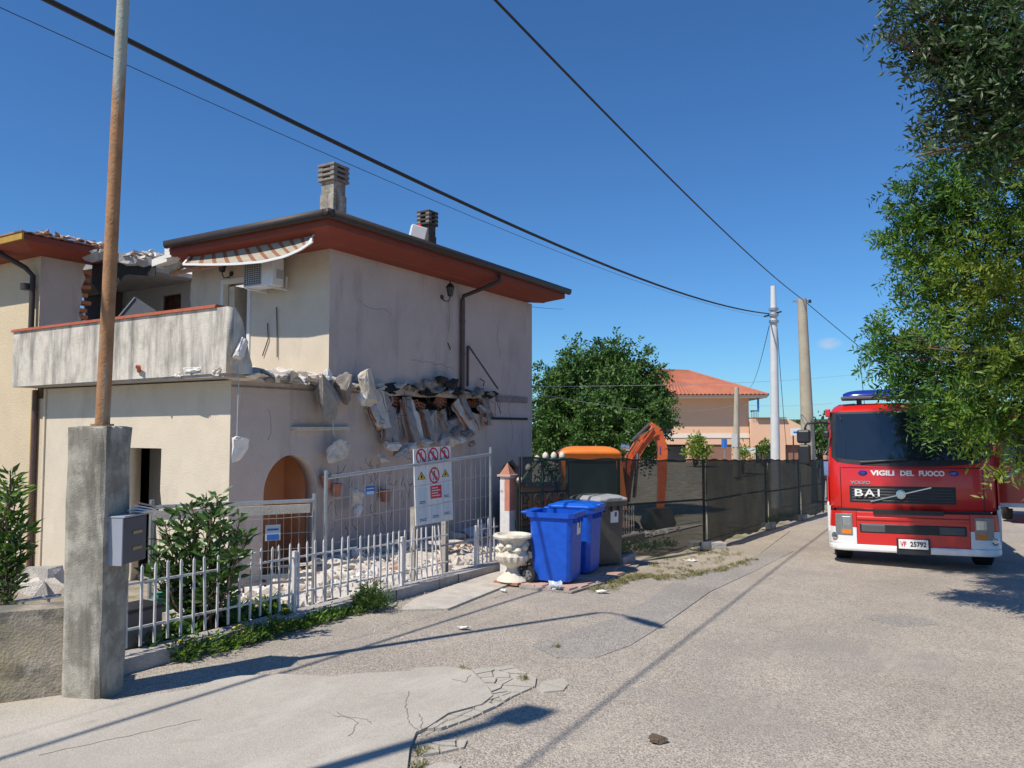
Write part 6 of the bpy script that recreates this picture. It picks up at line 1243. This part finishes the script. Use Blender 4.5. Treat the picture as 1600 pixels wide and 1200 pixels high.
def tree(name, label, base, fork, clumps, per, Ln, Wd, mats, tr=.16, up=.1, group=None, pick=None, bias=.8, spray=None):
    t = thing(name, label, 'tree', base, 0, group); base, fork = Vector(base), Vector(fork)
    mb = MB(); limb(mb, base - Vector((0, 0, .2)), fork, tr, tr * .7, 6, .04); mb.build('trunk', 'bark', t, sm=True)
    mb = MB()
    hubs = []
    for k in range(7):
        c = Vector(clumps[(k * 37 + 5) % len(clumps)][0]); h = fork.lerp(c, .55); limb(mb, fork if k % 3 else base.lerp(fork, .8), h, tr * .45, tr * .16, 5, .06); hubs.append(h)
    for c, r in clumps:
        h = min(hubs, key=lambda q: (q - Vector(c)).length); limb(mb, h, c, tr * .10, tr * .03, 5, .12)
        for k in range(3): limb(mb, Vector(h).lerp(Vector(c), .7), Vector(c) + Vector((rr.uniform(-1, 1) * r[0], rr.uniform(-1, 1) * r[1], rr.uniform(-1, 1) * r[2])) * .9, tr * .045, tr * .015, 3, .1)
    mb.build('branches', 'bark', t, sm=True)
    P_, D_ = spray_leaves(clumps, *spray) if spray else clump_leaves(clumps, per, bias, up); pk = None
    if len(mats) > 1:
        nz = np.sin(P_[:, 0] * 2.1 + 1) + np.sin(P_[:, 1] * 1.7) + np.sin(P_[:, 2] * 2.6 + P_[:, 0]) + rng.normal(size=len(P_)) * .7
        pk = np.clip(((nz + 2.2) / 4.4 * len(mats)).astype(int), 0, len(mats) - 1)
    link(leaf_mesh('crown', P_, D_, Ln, Wd, mats, .3, pk), 'crown', t, local=False); return t
# round tree behind the excavator
cc = at(935, 640, D=34); clumps = []
for i in range(95):
    q = np.array([rr.gauss(0, 1), rr.gauss(0, 1), rr.gauss(0, 1)]); q /= np.linalg.norm(q); k = rr.uniform(.62, 1.0); e = q * k * np.array([3.0, 3.0, 2.75]) * (1 + .12 * math.sin(5 * q[0] + 3 * q[2]))
    if e[2] > 1.6: e[2] *= .92
    s_ = rr.uniform(.55, .95); clumps.append(((cc.x + e[0], cc.y + e[1], cc.z - .1 + e[2]), (s_, s_, s_ * .9)))
for px, py in ((935, 552), (965, 540), (898, 555), (1000, 560), (1030, 590), (850, 590), (840, 640), (1035, 640), (830, 690)): p = at(px, py, D=33.5); clumps.append(((p.x, p.y, p.z), (.5, .5, .65)))
tree('broadleaf_tree', 'large round dark green tree behind the excavator and net', (cc.x, cc.y, gz(cc.x, cc.y)), (cc.x, cc.y, .9), clumps, 900, .17, .10, ['leaf_mid', 'leaf_far', 'leaf_mid'], .25, .15, spray=(150, 9, .5))
# orange-brown hedge line and small trees before the pink house
def bush(name, label, px, py, D, r, n, per, Ln, Wd, mats, cat='bush', group=None, up=.3):
    c = at(px, py, D=D); g_ = gz(c.x, c.y); cl = []
    for i in range(n):
        q = np.array([rr.gauss(0, 1), rr.gauss(0, 1), abs(rr.gauss(0, 1)) - .3]); q /= np.linalg.norm(q); e = q * np.array(r) * rr.uniform(.4, .95); cl.append(((c.x + e[0], c.y + e[1], c.z + e[2]), (r[0] * .4, r[1] * .4, r[2] * .4)))
    t = thing(name, label, cat, (c.x, c.y, g_), 0, group); mb = MB()
    for c_, r_ in cl[:max(4, n // 2)]: limb(mb, (c.x, c.y, g_ - .05), c_, .02 * max(1, D / 15), .006, 4, .06)
    mb.build('stems', 'bark', t, sm=True); P_, D_ = clump_leaves(cl, per, .7, up); link(leaf_mesh('foliage', P_, D_, Ln, Wd, mats, .3), 'foliage', t); return t
bush('ornamental_shrub', 'yellow-green ornamental shrub against the pink wall', 1085, 705, 62, (1.1, 1.0, 1.5), 14, 260, .35, .14, ['leaf_bright', 'leaf_yellow'])
bush('ornamental_shrub', 'small yellow-green shrub at the slim grey pole', 1160, 708, 54, (.6, .6, 1.0), 10, 260, .3, .12, ['leaf_bright', 'leaf_yellow'])
bush('ornamental_shrub', 'green shrub in the porch of the pink house', 1192, 708, 62, (.9, .6, 1.0), 10, 240, .3, .14, ['leaf_mid', 'leaf_bright'])
for i, (px, py, D, r, lab) in enumerate([(1282, 690, 75, (3.2, 2.5, 2.6), 'dark distant tree between the concrete pole and the fire engine'), (1340, 695, 85, (5, 3, 2.6), 'dark distant tree hidden behind the fire engine cab'), (1440, 700, 85, (5, 3, 2.6), 'dark distant tree further right behind the fire engine'), (1570, 690, 70, (5, 3, 3), 'dark distant tree at the right edge behind the van')]):
    bush('distant_tree', lab, px, py, D, r, 26, 30, .55, .35, ['leaf_far', 'leaf_dark'], 'tree')
# trees on the right
spec = [(1432, 320, 8.6, .42), (1425, 375, 8.6, .42), (1450, 345, 8.7, .45), (1470, 300, 8.6, .45), (1500, 260, 8.4, .5), (1440, 430, 8.5, .38), (1470, 400, 8.6, .5), (1510, 350, 8.4, .5), (1550, 300, 8.2, .5), (1590, 250, 8, .5), (1450, 470, 8.5, .36), (1490, 460, 8.4, .45), (1530, 420, 8.2, .5), (1580, 380, 8, .5), (1380, 520, 8.0, .20), (1372, 545, 8.0, .17), (1400, 535, 8.1, .26), (1395, 560, 8.0, .26), (1425, 550, 8.1, .32), (1412, 590, 8.0, .24), (1455, 560, 8.2, .36), (1495, 530, 8.2, .42), (1540, 500, 8, .45), (1590, 470, 7.8, .5), (1430, 610, 8.0, .26), (1465, 610, 8.0, .36), (1505, 595, 7.9, .4), (1550, 570, 7.8, .45), (1595, 550, 7.6, .5), (1470, 655, 7.9, .24), (1505, 650, 7.8, .32), (1545, 640, 7.6, .36), (1590, 630, 7.5, .42), (1560, 690, 7.5, .24), (1592, 700, 7.4, .28), (1575, 735, 7.4, .10), (1598, 738, 7.4, .13)]
cl = [(tuple(at(px, py, D=D)), (r, r, r * .85)) for px, py, D, r in spec]
for i in range(26): cl.append(((rr.uniform(.5, 2.8), rr.uniform(8.2, 10.4), rr.uniform(1.6, 5.4)), (.55, .55, .5)))
tree('roadside_tree', 'bright green feathery tree overhanging the right side of the fire engine', (1.9, 9.4, rz(9.4)), (1.8, 9.3, 2.0), cl, 4600, .068, .024, ['leaf_dark', 'leaf_feather', 'leaf_feather', 'leaf_bright', 'leaf_bright', 'leaf_yellow'], .13, .05, spray=(540, 14, .26))
spec = [(1440, 20, 6.4, .32), (1480, 40, 6.4, .36), (1430, 80, 6.5, .16), (1460, 110, 6.4, .28), (1500, 110, 6.3, .34), (1540, 60, 6.2, .4), (1585, 30, 6.1, .4), (1560, 130, 6.2, .36), (1595, 110, 6.0, .4), (1480, 165, 6.4, .22), (1520, 170, 6.3, .26), (1450, 215, 6.4, .12), (1500, 210, 6.4, .18), (1540, 215, 6.3, .2), (1590, 180, 6.1, .28), (1520, 10, 6.2, .4), (1470, 75, 6.5, .26), (1540, 170, 6.4, .3), (1575, 220, 6.3, .28), (1595, 70, 6.0, .42), (1500, 70, 6.5, .3), (1395, 50, 6.4, .09), (1370, 52, 6.4, .06), (1410, 5, 6.4, .16), (1430, 245, 6.4, .05), (1560, 260, 6.3, .16)]
cl = [(tuple(at(px, py, D=D)), (r, r, r * .8)) for px, py, D, r in spec]
for i in range(44):
    q = np.array([rr.gauss(0, 1), rr.gauss(0, 1), rr.gauss(0, 1)]); q /= np.linalg.norm(q); e = q * np.array([1.15, 1.0, .7]) * rr.uniform(.3, 1)
    cl.append(((-1.35 + e[0], 8.4 + e[1], 8.15 + e[2]), (.55, .55, .4)))
tree('olive_tree', 'grey-green olive tree hanging into the top right corner', (2.4, 7.9, rz(7.9)), (2.1, 7.9, 3.6), cl, 2600, .075, .026, ['leaf_olive', 'leaf_dark', 'leaf_olive'], .2, -.1, spray=(600, 10, .24))
# shrubs in the yard
def leafy_shrub(label, tops, base, per, Ln, Wd, mats):
    t = thing('leafy_shrub', label, 'shrub', base); mb = MB(); P_, D_ = [], []
    for tp_ in tops:
        b = Vector(base) + Vector((rr.uniform(-.08, .08), rr.uniform(-.08, .08), 0)); e = Vector(tp_); limb(mb, b, e, .016, .005, 6, .05)
        for k in range(per):
            f = 1 - (rr.random() ** 1.5) * .55; p = b.lerp(e, f); a = rr.uniform(0, 6.28); d = Vector((math.cos(a), math.sin(a), rr.uniform(.1, 1.1))).normalized(); off = d * rr.uniform(0, .16) * (1.3 - f); P_.append(p + off); D_.append(d)
            if k % 6 == 0: mb.tube([p, p + off], .004, 4)
    mb.build('stems', 'bark', t, sm=True); link(leaf_mesh('foliage', np.array([tuple(p) for p in P_]), np.array([tuple(d) for d in D_]), Ln, Wd, mats, .25), 'foliage', t)
tops = [at(px, py, D=6.55 + rr.uniform(-.25, .25)) for px, py in [(300, 790), (320, 782), (340, 775), (352, 795), (330, 810), (375, 810), (385, 835), (362, 840), (310, 825), (345, 830), (285, 825), (265, 840), (245, 860), (275, 870), (300, 860), (325, 865), (350, 870), (370, 865), (255, 885), (240, 900), (290, 900), (320, 900), (345, 900), (365, 890), (300, 930), (270, 925), (330, 935), (280, 800), (258, 815)]]
bs = at(310, 1000, D=6.55); leafy_shrub('glossy green leafy shrub behind the pickets in front of the left mesh panel', tops, (bs.x, bs.y, gz(bs.x, bs.y)), 48, .105, .042, ['leaf_bush', 'leaf_bush', 'leaf_mid'])
tops = [at(px - 14, py, D=6.2 + rr.uniform(-.3, .3)) for px, py in [(30, 735), (25, 760), (40, 775), (10, 780), (45, 800), (52, 825), (20, 810), (0, 800), (35, 840), (48, 855), (15, 850), (-20, 790), (-30, 830), (-10, 860), (25, 870), (-40, 770), (-60, 810), (5, 765), (38, 755)]]
bs = at(-20, 960, D=6.2); leafy_shrub('leafy laurel shrub at the left edge behind the retaining wall', tops, (bs.x, bs.y, gz(bs.x, bs.y)), 60, .10, .034, ['leaf_mid', 'leaf_bright', 'leaf_bush'])
tops = [at(px, py, D=6.0 + rr.uniform(-.1, .1)) for px, py in [(10, 895), (5, 915), (18, 905), (2, 935), (15, 925)]]; bs = at(4, 975, D=6.0); leafy_shrub('small leafy sprout at the left edge above the retaining wall', tops, (bs.x, bs.y, gz(bs.x, bs.y) + .1), 22, .06, .022, ['leaf_mid', 'leaf_bush'])
# low plants behind the pickets and weeds along the kerb wall
def weeds(name, label, spots, per, Ln, Wd, mats, flowers=0, cat='weeds'):
    P_, D_ = [], []; mb = MB(); fl = MB(); 
    for (x, y, z, r, hh) in spots:
        for k in range(per):
            a = rr.uniform(0, 6.28); q = r * rr.random() ** .6; tip = Vector((x + q * math.cos(a), y + q * math.sin(a), z + hh * rr.uniform(.3, 1) * (1 - .5 * q / r)))
            for j in range(5): f = rr.uniform(.3, 1); P_.append(tuple(Vector((x + q * .4 * math.cos(a), y + q * .4 * math.sin(a), z)).lerp(tip, f))); D_.append((math.cos(a) * .6 + rr.gauss(0, .5), math.sin(a) * .6 + rr.gauss(0, .5), rr.uniform(.1, 1)))
            if flowers and rr.random() < flowers: fl.lathe([(.004, -.006), (.017, 0), (.016, .006), (.004, .01)], tip + Vector((0, 0, .015)), 8)
    t = thing(name, label, cat, spots[0][:3]); o = link(leaf_mesh('leaves', np.array(P_), np.array(D_), Ln, Wd, mats, .2), 'leaves', t); o['kind'] = 'stuff'
    if flowers and fl.v: fl.build('flowers', 'flower_yellow', t, kind='stuff')
def along(y0, y1, n, off, r, hh): return [(FXY(y) + off + rr.uniform(-.05, .06), y, rz(y), r * rr.uniform(.6, 1.3), hh * rr.uniform(.5, 1.3)) for y in [y0 + (y1 - y0) * (i + rr.random()) / n for i in range(n)]]
weeds('weeds', 'green weeds with yellow flowers along the foot of the kerb wall', along(3.75, 4.9, 16, .14, .13, .2), 34, .05, .016, ['grass_green', 'leaf_bright', 'leaf_mid'], .025)
weeds('weeds', 'low green weeds along the kerb wall left of the dark clump', along(4.9, 5.9, 12, .13, .11, .15), 34, .045, .015, ['grass_green', 'leaf_bright', 'leaf_mid'], .0)
q = at(588, 955); weeds('weed_clump', 'dark green weed clump growing at the kerb wall below the bent pickets', [(q.x + rr.uniform(-.1, .1), q.y + rr.uniform(-.1, .1), rz(q.y), .17, .38) for i in range(7)], 60, .05, .013, ['leaf_dark', 'leaf_mid', 'grass_green'])
weeds('garden_plants', 'low broad-leaved plants just behind the first pickets', [(FXY(y) - rr.uniform(.15, .5), y, gz(FXY(y) - .2, y) + .05, .16, .28) for y in [3.5 + .11 * i for i in range(16)]], 22, .10, .05, ['leaf_bright', 'leaf_bush', 'leaf_mid'], .01, 'plants')
q = [at(px, py) for px, py in ((935, 925), (950, 920), (965, 912), (985, 905), (1000, 903), (1030, 905), (1055, 906), (1090, 900), (1125, 893), (1150, 885), (1180, 876), (1100, 880), (1140, 872))]
qq = [a_.lerp(b_, rr.random()) + Vector((rr.gauss(0, .05), rr.gauss(0, .12), 0)) for a_, b_ in list(zip(q[:11], q[1:11])) * 16] + [Vector((rr.uniform(-4.2, -3.4), rr.uniform(10.2, 13.2), 0)) for k in range(60)]
weeds('grass_tufts', 'dry and green grass tufts along the verge by the bins', [(p.x, p.y, rz(p.y) + .012, rr.uniform(.03, .09), rr.uniform(.015, .06)) for p in qq], 9, .035, .005, ['grass_dry', 'grass_green', 'grass_dry'], 0, 'grass')
q = [at(px, py, G=.02) for px, py in ((816, 1058), (820, 1062), (655, 1175), (665, 1170), (650, 1200), (660, 1195), (725, 1045), (868, 1010))]
weeds('grass_tufts', 'tiny grass tufts in the cracks of the broken apron', [(p.x, p.y, rz(p.y), .035, .05) for p in q], 16, .028, .005, ['grass_green', 'grass_dry'], 0, 'grass')
q = [at(px, py) for px, py in ((990, 870), (1010, 866), (1035, 864), (1060, 860), (1225, 818), (1240, 812), (1260, 812))]
weeds('net_weeds', 'green weeds growing through the foot of the shade net', [(p.x - .25, p.y, rz(p.y), .25, .3) for p in q], 60, .06, .016, ['leaf_mid', 'grass_green'])
w_ = [o for o in C.objects if o.parent is None and not o.get('label') and not o.get('kind') and o.type in ('MESH', 'EMPTY')]
for o in w_: print('UNLABELLED', o.name)
